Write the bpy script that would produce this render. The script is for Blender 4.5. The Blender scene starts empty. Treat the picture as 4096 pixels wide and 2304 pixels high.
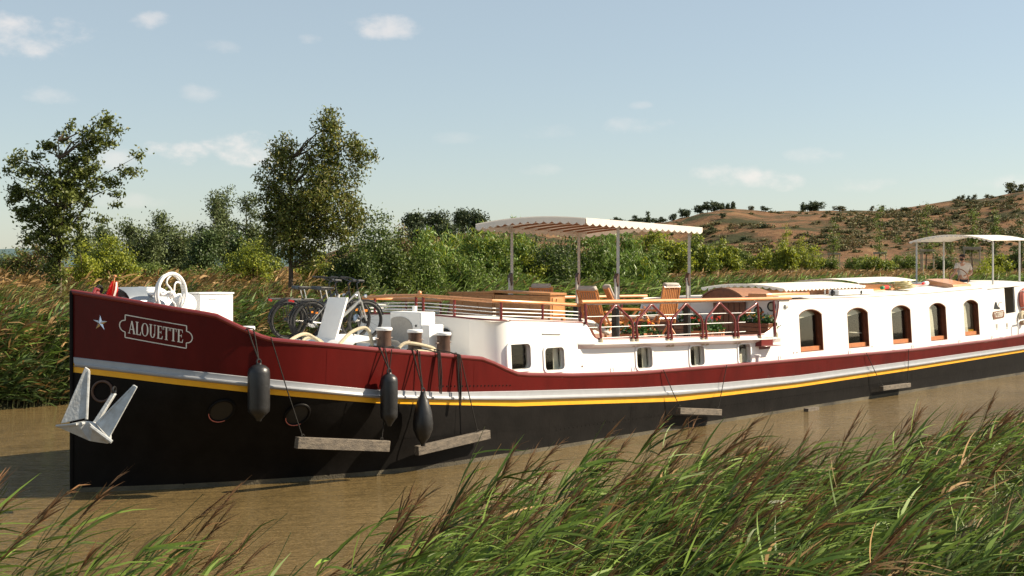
import bpy, bmesh, math, random
import numpy as np
from mathutils import Vector, Matrix, Euler, noise
R = math.radians
sc = bpy.context.scene
# ------------------------------------------------------------------ camera, sky, sun
FPX, EYE, HZ = 5000.0, 3.3, 1075.0          # focal length in photo pixels, eye height above the water, horizon row
cam = bpy.data.cameras.new('camera'); co = bpy.data.objects.new('camera', cam); sc.collection.objects.link(co)
co.location = (0, 0, EYE); co.rotation_euler = (R(90), 0, 0)
cam.sensor_width = 36; cam.lens = 36 * FPX / 4096; cam.shift_y = -(1152 - HZ) / 4096
cam.clip_start = 0.1; cam.clip_end = 20000
sc.camera = co
sc.render.resolution_x = 1024; sc.render.resolution_y = 576
sc.view_settings.view_transform = 'Standard'; sc.view_settings.look = 'None'
sc.view_settings.exposure = 1.03; sc.view_settings.gamma = 1
SUN_AZ = math.atan2(0.991, 0.13); SUN_EL = R(36)
w = bpy.data.worlds.new('World'); sc.world = w; w.use_nodes = True
nt = w.node_tree; bg = nt.nodes['Background']
def N(nt, typ, **kw):
    n = nt.nodes.new(typ)
    for k, v in kw.items():
        if k in n.inputs: n.inputs[k].default_value = v
        else: setattr(n, k, v)
    return n
sky = N(nt, 'ShaderNodeTexSky', sky_type='NISHITA', sun_disc=False, sun_elevation=SUN_EL, sun_rotation=SUN_AZ, air_density=1.0, dust_density=0.5, ozone_density=1.4)
tcw = N(nt, 'ShaderNodeTexCoord')
def wmath(op, a, b=None, c=None):
    n = N(nt, 'ShaderNodeMath', operation=op)
    for i, v in enumerate((a, b, c)):
        if v is None: continue
        if isinstance(v, (int, float)): n.inputs[i].default_value = v
        else: nt.links.new(v, n.inputs[i])
    return n.outputs[0]
sep = N(nt, 'ShaderNodeSeparateXYZ'); nt.links.new(tcw.outputs['Generated'], sep.inputs[0])
ymax = wmath('MAXIMUM', sep.outputs[1], 0.05)
az = wmath('ARCTAN2', sep.outputs[0], sep.outputs[1]); el = wmath('ARCSINE', sep.outputs[2])
cn = N(nt, 'ShaderNodeTexNoise', noise_dimensions='3D'); cn.inputs['Scale'].default_value = 30; cn.inputs['Detail'].default_value = 8; cn.inputs['Roughness'].default_value = 0.58
mp = N(nt, 'ShaderNodeMapping'); mp.inputs['Scale'].default_value = (1, 1, 1.7); nt.links.new(tcw.outputs['Generated'], mp.inputs[0]); nt.links.new(mp.outputs[0], cn.inputs['Vector'])
nz = wmath('MULTIPLY', wmath('SUBTRACT', cn.outputs[0], 0.5), 5.0)
# each cumulus: direction (degrees) taken from where it floats, half sizes in degrees, density
CL = [(70, 140, 225, 75, 1.0), (600, 88, 85, 36, .75), (1530, 110, 140, 46, .8), (1240, 160, 55, 22, .4), (720, 612, 150, 46, 1.35), (980, 596, 185, 60, 1.35), (470, 640, 110, 45, .6),
      (810, 375, 90, 36, .4), (200, 385, 110, 34, .4), (3000, 715, 180, 50, 1.1), (2850, 690, 110, 34, .8), (3250, 625, 110, 34, .45), (3430, 735, 110, 34, .5), (2560, 500, 130, 32, .4), (4040, 730, 110, 40, .6), (2200, 530, 110, 30, .3), (2180, 680, 100, 26, .3), (2560, 420, 50, 16, .3), (1850, 550, 110, 26, .2), (880, 190, 80, 26, .25), (500, 800, 150, 30, .3)]
tot = None
for (px, py, hx, hy, d) in CL:
    a0 = math.atan((px - 2048) / FPX); e0 = math.atan((HZ - py) / math.hypot(FPX, px - 2048))
    dx = wmath('DIVIDE', wmath('SUBTRACT', az, a0), hx / FPX); dz = wmath('DIVIDE', wmath('SUBTRACT', el, e0), hy / FPX)
    q = wmath('ADD', wmath('MULTIPLY', dx, dx), wmath('MULTIPLY', dz, dz))
    v = N(nt, 'ShaderNodeMapRange', interpolation_type='SMOOTHSTEP'); 
    nt.links.new(wmath('SUBTRACT', wmath('ADD', 0.62, nz), q), v.inputs[0])
    v.inputs[1].default_value = -0.6; v.inputs[2].default_value = 1.5; v.inputs[3].default_value = 0; v.inputs[4].default_value = d
    tot = v.outputs[0] if tot is None else wmath('MAXIMUM', tot, v.outputs[0])
hs = N(nt, 'ShaderNodeMix', data_type='RGBA', blend_type='MIX'); hs.inputs[0].default_value = 0.44
nt.links.new(sky.outputs[0], hs.inputs[6]); hs.inputs[7].default_value = (4.5, 4.95, 4.8, 1)   # thin high veil over the blue
mxc = N(nt, 'ShaderNodeMix', data_type='RGBA'); nt.links.new(wmath('MINIMUM', wmath('MULTIPLY', tot, 0.62), 0.78), mxc.inputs[0])
nt.links.new(hs.outputs[2], mxc.inputs[6]); mxc.inputs[7].default_value = (8.0, 7.2, 6.7, 1)
nt.links.new(mxc.outputs[2], bg.inputs[0]); bg.inputs[1].default_value = 0.066
sl = bpy.data.lights.new('sun', 'SUN'); sl.energy = 5.0; sl.angle = R(0.5); sl.color = (1.0, 0.86, 0.66)
so = bpy.data.objects.new('sun', sl); sc.collection.objects.link(so)
sd = Vector((math.sin(SUN_AZ) * math.cos(SUN_EL), math.cos(SUN_AZ) * math.cos(SUN_EL), math.sin(SUN_EL)))
so.rotation_euler = sd.to_track_quat('Z', 'Y').to_euler(); so.location = (30, 0, 30)

# ------------------------------------------------------------------ helpers
TH = math.atan(4676 / 5000)
U = (math.sin(TH), math.cos(TH)); NV = (math.cos(TH), -math.sin(TH))
BX, BY = -6.482, 18.436
PHI = math.atan2(U[1], U[0])
def W3(s, t, z): return Vector((BX + s * U[0] + t * NV[0], BY + s * U[1] + t * NV[1], z))
def at(px, py, Y): return Vector(((px - 2048) / FPX * Y, Y, EYE - (py - HZ) * Y / FPX))
def interp(x, pts): return float(np.interp(x, [p[0] for p in pts], [p[1] for p in pts]))
COL = sc.collection
def tag(o, label=None, cat=None, group=None, kind=None):
    for k, v in (('label', label), ('category', cat), ('group', group), ('kind', kind)):
        if v: o[k] = v
    return o
def empty(name, loc=(0, 0, 0), rz=0.0, label=None, cat=None, group=None):
    o = bpy.data.objects.new(name, None); COL.objects.link(o); o.location = loc; o.rotation_euler = (0, 0, rz); o.empty_display_size = .1
    return tag(o, label, cat, group)
def copy_tree(o, parent=None):
    c = o.copy(); COL.objects.link(c)
    c.parent = parent
    for ch in o.children: copy_tree(ch, c)
    return c
class MB:
    def __init__(s): s.v = []; s.f = []; s.m = []; s.mi = 0
    def add(s, vs, fs):
        b = len(s.v); s.v += [tuple(v) for v in vs]; s.f += [tuple(i + b for i in f) for f in fs]; s.m += [s.mi] * len(fs); return s
    def box(s, c, d, rot=None, tw=1.0):
        vs = []
        for sx, sy, sz in ((-1,-1,-1),(1,-1,-1),(1,1,-1),(-1,1,-1),(-1,-1,1),(1,-1,1),(1,1,1),(-1,1,1)):
            k = tw if sz > 0 else 1
            v = Vector((sx * d[0] / 2 * k, sy * d[1] / 2 * k, sz * d[2] / 2))
            if rot is not None: v = rot @ v
            vs.append(v + Vector(c))
        return s.add(vs, [(0,3,2,1),(4,5,6,7),(0,1,5,4),(1,2,6,5),(2,3,7,6),(3,0,4,7)])
    def bx(s, a, b): # box from two corners
        return s.box([(a[i] + b[i]) / 2 for i in range(3)], [abs(a[i] - b[i]) for i in range(3)])
    def tube(s, pts, r, n=8, cap=True):
        pts = [Vector(p) for p in pts]; m = len(pts)
        rs = r if isinstance(r, (list, tuple)) else [r] * m
        vs = []; prev = None
        for i, p in enumerate(pts):
            t = (pts[min(i + 1, m - 1)] - pts[max(i - 1, 0)])
            if t.length < 1e-9: t = Vector((0, 0, 1))
            t.normalize()
            if prev is None:
                a = Vector((0, 0, 1)) if abs(t.z) < .9 else Vector((1, 0, 0))
                x = t.cross(a).normalized()
            else: x = (prev - t * prev.dot(t)).normalized()
            prev = x; y = t.cross(x)
            for k in range(n):
                a = 2 * math.pi * k / n; vs.append(p + (x * math.cos(a) + y * math.sin(a)) * rs[i])
        fs = [(i * n + k, i * n + (k + 1) % n, (i + 1) * n + (k + 1) % n, (i + 1) * n + k) for i in range(m - 1) for k in range(n)]
        if cap: fs += [tuple(range(n - 1, -1, -1)), tuple(range((m - 1) * n, m * n))]
        return s.add(vs, fs)
    def lathe(s, prof, c=(0, 0, 0), n=20, M=None, cap=True):
        vs = []
        for (r, z) in prof:
            for k in range(n):
                a = 2 * math.pi * k / n; v = Vector((r * math.cos(a), r * math.sin(a), z))
                if M is not None: v = M @ v
                vs.append(v + Vector(c))
        m = len(prof)
        fs = [(i * n + k, i * n + (k + 1) % n, (i + 1) * n + (k + 1) % n, (i + 1) * n + k) for i in range(m - 1) for k in range(n)]
        if cap: fs += [tuple(range(n - 1, -1, -1)), tuple(range((m - 1) * n, m * n))]
        return s.add(vs, fs)
    def torus(s, c, R_, r, M=None, n=28, k=8, a0=0, a1=2 * math.pi):
        pts = []
        full = abs(a1 - a0 - 2 * math.pi) < 1e-6
        vs = []
        for i in range(n + (0 if full else 1)):
            a = a0 + (a1 - a0) * i / n
            for j in range(k):
                b = 2 * math.pi * j / k; rr = R_ + r * math.cos(b); v = Vector((rr * math.cos(a), rr * math.sin(a), r * math.sin(b)))
                if M is not None: v = M @ v
                vs.append(v + Vector(c))
        m = n if full else n
        tot = n if full else n + 1
        fs = [(i * k + j, ((i + 1) % tot) * k + j, ((i + 1) % tot) * k + (j + 1) % k, i * k + (j + 1) % k) for i in range(m) for j in range(k)]
        return s.add(vs, fs)
    def sheet(s, rows, closed=False):
        n = len(rows[0]); vs = [p for r in rows for p in r]
        fs = [(i * n + k, i * n + k + 1, (i + 1) * n + k + 1, (i + 1) * n + k) for i in range(len(rows) - 1) for k in range(n - 1)]
        return s.add(vs, fs)
    def prism(s, poly, fn, d0, d1):  # poly in (a,b); fn(a,b,d)
        n = len(poly); vs = [fn(a, b, d0) for a, b in poly] + [fn(a, b, d1) for a, b in poly]
        return s.add(vs, [tuple(range(n - 1, -1, -1)), tuple(range(n, 2 * n))] + [(i, (i + 1) % n, n + (i + 1) % n, n + i) for i in range(n)])
    def panel(s, outer, holes, fn, d0, d1):  # plate with holes
        bm = bmesh.new(); edges = []
        for lp in [outer] + holes:
            vs = [bm.verts.new((a, b, 0)) for a, b in lp]
            edges += [bm.edges.new((vs[i], vs[(i + 1) % len(vs)])) for i in range(len(vs))]
        bmesh.ops.triangle_fill(bm, edges=edges, use_beauty=True, use_dissolve=False)
        bm.verts.ensure_lookup_table(); bm.verts.index_update()
        P = [(v.co.x, v.co.y) for v in bm.verts]; F = [[v.index for v in f.verts] for f in bm.faces]
        bm.free()
        n = len(P); s.add([fn(a, b, d0) for a, b in P] + [fn(a, b, d1) for a, b in P], [tuple(f) for f in F] + [tuple(i + n for i in reversed(f)) for f in F])
        for lp in [outer] + holes:
            m = len(lp); s.add([fn(a, b, d0) for a, b in lp] + [fn(a, b, d1) for a, b in lp], [(i, (i + 1) % m, m + (i + 1) % m, m + i) for i in range(m)])
        return s
    def build(s, name, mat, parent=None, smooth=35, bevel=0, recalc=True):
        me = bpy.data.meshes.new(name); me.from_pydata(s.v, [], s.f)
        mats = mat if isinstance(mat, (list, tuple)) else [mat]
        for m in mats: me.materials.append(m)
        if len(mats) > 1: me.polygons.foreach_set('material_index', s.m)
        if recalc:
            bm = bmesh.new(); bm.from_mesh(me); bmesh.ops.recalc_face_normals(bm, faces=bm.faces[:]); bm.to_mesh(me); bm.free()
        if smooth:
            me.shade_smooth(); me.set_sharp_from_angle(angle=R(smooth))
        me.update()
        o = bpy.data.objects.new(name, me); COL.objects.link(o)
        if parent is not None: o.parent = parent
        if bevel:
            b = o.modifiers.new('bevel', 'BEVEL'); b.width = bevel; b.segments = 2; b.limit_method = 'ANGLE'; b.angle_limit = R(40)
        return o
def np_mesh(name, V, F, mats, fm=None, parent=None, smooth=False, kind=None):
    me = bpy.data.meshes.new(name); V = np.asarray(V, np.float32); F = np.asarray(F, np.int32)
    me.vertices.add(len(V)); me.vertices.foreach_set('co', V.ravel())
    k = F.shape[1]; me.loops.add(F.size); me.loops.foreach_set('vertex_index', F.ravel())
    me.polygons.add(len(F)); me.polygons.foreach_set('loop_start', np.arange(0, F.size, k, dtype=np.int32)); me.polygons.foreach_set('loop_total', np.full(len(F), k, np.int32))
    for m in (mats if isinstance(mats, list) else [mats]): me.materials.append(m)
    if fm is not None: me.polygons.foreach_set('material_index', np.asarray(fm, np.int32))
    me.update(calc_edges=True); me.validate()
    if smooth: me.shade_smooth()
    o = bpy.data.objects.new(name, me); COL.objects.link(o)
    if parent is not None: o.parent = parent
    if kind: o['kind'] = kind
    return o
# ------------------------------------------------------------------ materials
def mat(name, col, rough=.5, metal=0.0, var=0.0, vscale=4.0, bump=0.0, bscale=40.0, spec=.5, coat=0.0, col2=None, stretch=None, island=0.0, trans=0.0, coord='Object', dirt=None):
    m = bpy.data.materials.new(name); m.use_nodes = True; nt = m.node_tree; b = nt.nodes['Principled BSDF']
    b.inputs['Roughness'].default_value = rough; b.inputs['Metallic'].default_value = metal; b.inputs['Specular IOR Level'].default_value = spec
    b.inputs['Coat Weight'].default_value = coat; b.inputs['Coat Roughness'].default_value = .08
    b.inputs['Base Color'].default_value = (*col, 1)
    tc = N(nt, 'ShaderNodeTexCoord'); mp = N(nt, 'ShaderNodeMapping'); nt.links.new(tc.outputs[coord], mp.inputs[0])
    if stretch: mp.inputs['Scale'].default_value = stretch
    out = None
    if var > 0 or col2:
        n = N(nt, 'ShaderNodeTexNoise'); n.inputs['Scale'].default_value = vscale; n.inputs['Detail'].default_value = 6; n.inputs['Roughness'].default_value = .65
        nt.links.new(mp.outputs[0], n.inputs['Vector'])
        cr = N(nt, 'ShaderNodeValToRGB'); cr.color_ramp.elements[0].position = .33; cr.color_ramp.elements[1].position = .67
        c2 = col2 if col2 else tuple(c * (1 - var) for c in col); c1 = col if col2 else tuple(min(1, c * (1 + var * .6)) for c in col)
        cr.color_ramp.elements[0].color = (*c2, 1); cr.color_ramp.elements[1].color = (*c1, 1)
        nt.links.new(n.outputs[0], cr.inputs[0]); out = cr.outputs[0]
    if island > 0:
        g = N(nt, 'ShaderNodeNewGeometry'); mr = N(nt, 'ShaderNodeMapRange'); nt.links.new(g.outputs['Random Per Island'], mr.inputs[0]); mr.inputs[3].default_value = 1 - island; mr.inputs[4].default_value = 1 + island
        mm = N(nt, 'ShaderNodeMix', data_type='RGBA', blend_type='MULTIPLY'); mm.inputs[0].default_value = 1
        if out: nt.links.new(out, mm.inputs[6])
        else: mm.inputs[6].default_value = (*col, 1)
        cb = N(nt, 'ShaderNodeCombineColor'); 
        for i in range(3): nt.links.new(mr.outputs[0], cb.inputs[i])
        nt.links.new(cb.outputs[0], mm.inputs[7]); out = mm.outputs[2]
    if out: nt.links.new(out, b.inputs['Base Color'])
    if bump > 0:
        n2 = N(nt, 'ShaderNodeTexNoise'); n2.inputs['Scale'].default_value = bscale; n2.inputs['Detail'].default_value = 4; nt.links.new(mp.outputs[0], n2.inputs['Vector'])
        bp = N(nt, 'ShaderNodeBump'); bp.inputs['Strength'].default_value = bump; bp.inputs['Distance'].default_value = .02; nt.links.new(n2.outputs[0], bp.inputs['Height']); nt.links.new(bp.outputs[0], b.inputs['Normal'])
    if trans > 0:
        t = N(nt, 'ShaderNodeBsdfTranslucent'); mx = N(nt, 'ShaderNodeMixShader'); mx.inputs[0].default_value = trans
        if out: nt.links.new(out, t.inputs[0])
        else: t.inputs[0].default_value = (*col, 1)
        nt.links.new(b.outputs[0], mx.inputs[1]); nt.links.new(t.outputs[0], mx.inputs[2]); nt.links.new(mx.outputs[0], nt.nodes['Material Output'].inputs[0])
    return m
M = {}
M['hullred'] = mat('hull red paint', (.088, .0056, .0045), .36, spec=.16, var=.25, vscale=1.5, bump=.2, bscale=3, coat=.03, stretch=(1, 1, .35))
M['hullblack'] = mat('hull black paint', (.006, .005, .0045), .55, spec=.14, var=.5, vscale=2.5, bump=.2, bscale=9)
M['yellow'] = mat('hull yellow line', (.85, .42, .02), .4, var=.1)
M['silver'] = mat('silver strake paint', (.31, .32, .34), .38, metal=.15, var=.08, vscale=6)
M['scum'] = mat('waterline fouling', (.13, .11, .07), .85, col2=(.012, .011, .008), vscale=.6, bump=.6, bscale=30)
M['white'] = mat('white boat paint', (.80, .79, .765), .32, var=.03, vscale=1.2, bump=.08, bscale=5, coat=.15)
M['white2'] = mat('white enamel', (.78, .78, .77), .4, var=.04, vscale=5)
M['offwhite'] = mat('deck white', (.66, .64, .60), .6, var=.12, vscale=5)
M['redtrim'] = mat('red trim paint', (.16, .018, .016), .3, coat=.3)
M['teak'] = mat('varnished teak', (.62, .27, .10), .35, var=.3, vscale=6, stretch=(1, 8, 8), coat=.25)
M['teakdark'] = mat('weathered teak', (.27, .115, .045), .45, var=.35, vscale=7, stretch=(1, 8, 8))
M['cabinet'] = mat('cabinet wood', (.40, .175, .055), .5, var=.25, vscale=5, stretch=(2, 2, 9))
M['mahog'] = mat('mahogany frame', (.17, .055, .022), .3, var=.3, vscale=8, coat=.3)
M['sill'] = mat('sunlit sill wood', (.46, .17, .06), .4, var=.2, vscale=8)  # lighter than the frame wood: sun on the sill painted in
M['galv'] = mat('galvanised steel', (.56, .55, .52), .5, metal=.1, var=.15, vscale=12)
M['hood'] = mat('brushed hood metal', (.30, .33, .36), .35, metal=.5, var=.1)
M['darksteel'] = mat('dark steel', (.03, .03, .03), .4, metal=.6)
M['chrome'] = mat('chrome', (.7, .7, .7), .15, metal=1)
M['rubber'] = mat('black fender rubber', (.016, .016, .017), .40, var=.35, vscale=9, bump=.15, bscale=20)
M['tyre'] = mat('tyre rubber', (.018, .018, .018), .7)
M['rope'] = mat('pale rope', (.55, .47, .33), .9, var=.2, vscale=50, bump=.8, bscale=120)
M['darkrope'] = mat('dark rope', (.010, .008, .006), .9, bump=.5, bscale=90)
M['board'] = mat('weathered fender board', (.20, .165, .125), .9, col2=(.07, .06, .05), vscale=9, bump=.6, bscale=40, stretch=(1, 3, 3))
M['bollard'] = mat('brown bollard', (.085, .045, .03), .4, var=.3, vscale=10)
M['anchor'] = mat('galvanised anchor', (.46, .49, .51), .55, metal=.1, col2=(.33, .33, .32), vscale=7, bump=.35, bscale=26)
M['ivory'] = mat('ivory lettering', (.72, .68, .60), .45)
M['acgrey'] = mat('grille mesh', (.36, .34, .31), .8, var=.15, vscale=40)
M['canvas'] = mat('canopy canvas', (.76, .71, .64), .85, var=.04, vscale=6, trans=.10)
M['cushion'] = mat('grey cushion', (.42, .39, .36), .95, var=.12, vscale=9)
M['curtain'] = mat('curtain cloth', (.74, .71, .66), .9, var=.05)
M['flagred'] = mat('red flag cloth', (.75, .035, .03), .8, trans=.25)
M['ringred'] = mat('faded red ring', (.62, .17, .12), .6, var=.2, vscale=9)
M['deckteak'] = mat('terrace decking', (.36, .20, .13), .7, var=.25, vscale=5, stretch=(1, 12, 1))
M['geran'] = mat('geranium leaves', (.045, .12, .02), .6, island=.5, trans=.3)
M['flred'] = mat('red petals', (.75, .05, .02), .6); M['flyel'] = mat('yellow petals', (.85, .38, .02), .6); M['florange'] = mat('orange petals', (.7, .2, .03), .6)
M['planter'] = mat('planter wood', (.48, .19, .09), .6, var=.25, vscale=6, stretch=(1, 1, 8))
M['skin'] = mat('skin', (.42, .22, .14), .5); M['shirt'] = mat('cream polo shirt', (.55, .49, .43), .9, var=.08, vscale=9); M['cap'] = mat('navy cap', (.012, .012, .018), .8)
M['trouser'] = mat('dark trousers', (.03, .03, .04), .9)
M['shade'] = mat('sunglasses', (.03, .006, .006), .15); M['hair'] = mat('dark beard hair', (.02, .012, .008), .9)
M['coil'] = mat('pale yellow hose', (.50, .42, .20), .6); M['greenrope'] = mat('green line', (.03, .2, .08), .8)
M['orangelamp'] = mat('orange reflector', (.8, .25, .03), .3); M['redlamp'] = mat('red tail reflector', (.6, .02, .02), .3)
M['bikeblack'] = mat('black bike paint', (.015, .015, .017), .3, coat=.3); M['bikegrey'] = mat('silver bike paint', (.34, .34, .33), .35, metal=.2)
g = bpy.data.materials.new('window glass'); g.use_nodes = True; ntg = g.node_tree; ntg.nodes.remove(ntg.nodes['Principled BSDF'])
tr = N(ntg, 'ShaderNodeBsdfTransparent'); tr.inputs[0].default_value = (.88, .89, .85, 1); gl = N(ntg, 'ShaderNodeBsdfGlossy'); gl.inputs['Roughness'].default_value = .03
lw_ = N(ntg, 'ShaderNodeLayerWeight'); lw_.inputs[0].default_value = .5; fr = N(ntg, 'ShaderNodeMath', operation='MULTIPLY_ADD'); pw_ = N(ntg, 'ShaderNodeMath', operation='POWER'); ntg.links.new(lw_.outputs['Facing'], pw_.inputs[0]); pw_.inputs[1].default_value = 3.0
ntg.links.new(pw_.outputs[0], fr.inputs[0]); fr.inputs[1].default_value = .5; fr.inputs[2].default_value = .02; mg = N(ntg, 'ShaderNodeMixShader'); ntg.links.new(fr.outputs[0], mg.inputs[0]); ntg.links.new(tr.outputs[0], mg.inputs[1]); ntg.links.new(gl.outputs[0], mg.inputs[2]); ntg.links.new(mg.outputs[0], ntg.nodes['Material Output'].inputs[0])
M['glass'] = g
M['interior'] = mat('near-black rooms and soil', (.0035, .003, .002), .9, spec=.01)
# foliage
M['oakleaf'] = mat('oak leaves', (.108, .132, .024), .5, island=.55, trans=.28, spec=.4)
M['oakleaf2'] = mat('dry oak leaves', (.19, .175, .034), .5, island=.5, trans=.28)
M['brightleaf'] = mat('bright leaves', (.27, .30, .026), .6, island=.45, trans=.35)
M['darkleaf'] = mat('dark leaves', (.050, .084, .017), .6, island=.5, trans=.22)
M['midleaf'] = mat('mid leaves', (.120, .165, .026), .6, island=.5, trans=.3)
M['farleaf'] = mat('far tree leaves', (.080, .108, .030), .7, island=.4, trans=.2)
M['pineleaf'] = mat('pine needles', (.040, .062, .018), .7, island=.4, trans=.12)
M['brownleaf'] = mat('brownish scrub leaves', (.14, .10, .035), .7, island=.5, trans=.25)
M['scrubleaf'] = mat('hill scrub leaves', (.095, .098, .032), .8, island=.45, trans=.1)
M['bark'] = mat('bark', (.10, .07, .045), .9, var=.4, vscale=9, bump=.6, bscale=30)
M['reedleaf'] = mat('reed blade', (.135, .200, .038), .5, island=.8, trans=.34, spec=.22)
M['reedleaf2'] = mat('far reed blade', (.09, .145, .024), .55, island=.5, trans=.3)
M['dryreed'] = mat('dry reed stalk', (.27, .165, .06), .7, island=.4, trans=.2)
M['stalk'] = mat('reed stalk', (.12, .13, .045), .6, island=.3)
M['plume'] = mat('reed plume', (.20, .10, .042), .85, island=.5, trans=.30)
M['drygrass'] = mat('dry grass blade', (.26, .155, .05), .8, island=.5, trans=.3)
M['meadow'] = mat('half green meadow blade', (.15, .15, .035), .7, island=.6, trans=.3)
M['cane'] = mat('cane blade', (.140, .225, .040), .5, island=.5, trans=.3)
M['stake'] = mat('grey wooden stake', (.30, .25, .19), .9)
# ------------------------------------------------------------------ ground, hill, water
CREST = [(-900, 1068), (1150, 1066), (1400, 985), (1700, 935), (2000, 915), (2300, 908), (2650, 900), (2740, 880), (2830, 858), (2950, 848), (3050, 852), (3150, 846), (3450, 845), (3560, 852), (3700, 838), (3850, 820), (4000, 806), (4096, 792), (4500, 750), (5500, 700), (7000, 800), (9000, 1000)]
CA = np.array([(p[0] - 2048) / FPX for p in CREST]); CEv = np.array([(HZ - p[1]) / FPX for p in CREST])
def sm(x, a, b):
    t = np.clip((x - a) / (b - a), 0, 1); return t * t * (3 - 2 * t)
def vnoise(x, y):
    return (np.sin(x * 1.3 + 1.7 * np.sin(y * .9)) + np.sin(y * 1.7 + 1.3 * np.sin(x * 1.1 + 2)) + .5 * np.sin(x * 3.1 + y * 2.3) + .5 * np.sin(y * 4.3 - x * 2.9)) / 3
def gh(X, Y):
    X = np.asarray(X, float); Y = np.asarray(Y, float)
    p = -.7304 * X + .683 * Y
    near = np.interp(p, [-30, 0, 2, 4, 5.4, 7.5, 9], [1.9, 1.7, 1.5, .9, .1, -.6, -1.6])
    far = np.interp(p, [26, 28.2, 28.8, 29.8, 31.5, 35, 60, 110, 300], [-1.6, -.6, .15, .8, 1.5, 2.1, 2.7, 3.12, 3.2])
    z = np.where(p < 17, near, far)
    r = X / np.maximum(Y, 1.0)
    e = np.interp(r, CA, CEv)
    d0 = 175 + 40 * sm(r, .1, -.15); d1 = np.where(r > .13, 330, 300)
    hill = e * d1 * sm(Y, d0, d1 + 25 * vnoise(X * .03, Y * .01)) 
    gul = 1.3 * vnoise(X * .06 + 3, Y * .025) + .6 * vnoise(X * .21, Y * .07 + 4) + .25 * vnoise(X * .6, Y * .2)
    hill = hill + gul * sm(Y, d0 + 10, d0 + 60) * np.minimum(1, e / .03) * .9 * (1 - .8 * sm(Y, d1 - 30, d1))
    hill = np.where(Y > 60, hill, 0)
    lump = .12 * vnoise(X * .5, Y * .5) * sm(p, 31, 40)
    return z + np.maximum(hill, 0) + lump
def ghf(x, y): return float(gh(x, y))
ys = [-40, -20, -8, -3]; y = 0.0
while y < 9000:
    ys.append(y); y += .5 if y < 60 else (max(1.2, y * .022) if y < 400 else y * .12)
rs = np.linspace(-1.3, 1.3, 300)
rows = []
for y in ys:
    yy = max(y, 0); sp = max(yy, 14)
    X = rs * sp if yy < 3000 else rs * yy
    Z = gh(X, np.full_like(X, y)); 
    rows.append(np.stack([X, np.full_like(X, y), Z], 1))
V = np.concatenate(rows); n = len(rs)
I = (np.arange(len(ys) - 1)[:, None] * n + np.arange(n - 1)[None, :]).ravel()
F = np.stack([I, I + 1, I + n + 1, I + n], 1)
gm = bpy.data.materials.new('ground earth and dry grass'); gm.use_nodes = True; nt = gm.node_tree; b = nt.nodes['Principled BSDF']; b.inputs['Roughness'].default_value = .95; b.inputs['Specular IOR Level'].default_value = .1
gp = N(nt, 'ShaderNodeNewGeometry')
def noi(sc_, det=6, vec=None):
    q = N(nt, 'ShaderNodeTexNoise'); q.inputs['Scale'].default_value = sc_; q.inputs['Detail'].default_value = det; q.inputs['Roughness'].default_value = .65; nt.links.new(vec if vec else gp.outputs['Position'], q.inputs['Vector']); return q.outputs[0]
def ramp(f, els):
    c = N(nt, 'ShaderNodeValToRGB'); r_ = c.color_ramp
    while len(r_.elements) < len(els): r_.elements.new(.5)
    for e_, (p_, col_) in zip(r_.elements, els): e_.position = p_; e_.color = (*col_, 1)
    nt.links.new(f, c.inputs[0]); return c.outputs[0]
c1 = ramp(noi(.35), [(.38, (.05, .07, .018)), (.5, (.14, .105, .04)), (.66, (.22, .14, .055))])      # field: green to straw
c2 = ramp(noi(.085, 12), [(.40, (.040, .042, .018)), (.47, (.085, .060, .030)), (.53, (.15, .080, .042)), (.66, (.200, .122, .060))])  # hill: eroded earth
s3 = N(nt, 'ShaderNodeSeparateXYZ'); nt.links.new(gp.outputs['Position'], s3.inputs[0])
mr = N(nt, 'ShaderNodeMapRange'); nt.links.new(s3.outputs[1], mr.inputs[0]); mr.inputs[1].default_value = 150; mr.inputs[2].default_value = 200
mx = N(nt, 'ShaderNodeMix', data_type='RGBA'); nt.links.new(mr.outputs[0], mx.inputs[0]); nt.links.new(c1, mx.inputs[6]); nt.links.new(c2, mx.inputs[7])
mr2 = N(nt, 'ShaderNodeMapRange'); nt.links.new(s3.outputs[2], mr2.inputs[0]); mr2.inputs[1].default_value = 1.6; mr2.inputs[2].default_value = 2.3
mx2 = N(nt, 'ShaderNodeMix', data_type='RGBA'); nt.links.new(mr2.outputs[0], mx2.inputs[0]); mx2.inputs[6].default_value = (.035, .034, .016, 1); nt.links.new(mx.outputs[2], mx2.inputs[7])
nt.links.new(mx2.outputs[2], b.inputs['Base Color'])
bp = N(nt, 'ShaderNodeBump'); bp.inputs['Strength'].default_value = .9; bp.inputs['Distance'].default_value = 1.0; nt.links.new(noi(.25, 9), bp.inputs['Height']); nt.links.new(bp.outputs[0], b.inputs['Normal'])
np_mesh('ground', V, F, gm, smooth=True, kind='structure')
# distant ridge beyond the plain on the left, blue haze painted into its colour
rows = []
for j, f_ in enumerate((0, .35, .7, 1)):
    X = np.linspace(-9000, 3000, 160); hgt = 95 + 70 * vnoise(X * .0007 + 2, X * 0) + 25 * vnoise(X * .003, X * 0 + 1); hgt *= sm(X, 2800, -1200) * .75 + .15
    rows.append(np.stack([X, np.full_like(X, 6500.) + 500 * f_, 2 + np.maximum(hgt, 10) * f_], 1))
V = np.concatenate(rows); n = 160; I = (np.arange(3)[:, None] * n + np.arange(n - 1)[None, :]).ravel(); F = np.stack([I, I + 1, I + n + 1, I + n], 1)
np_mesh('distant_ridge', V, F, mat('haze-tinted ridge', (.10, .15, .16), 1, var=.2, vscale=.002, spec=0), smooth=True, kind='structure')
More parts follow.
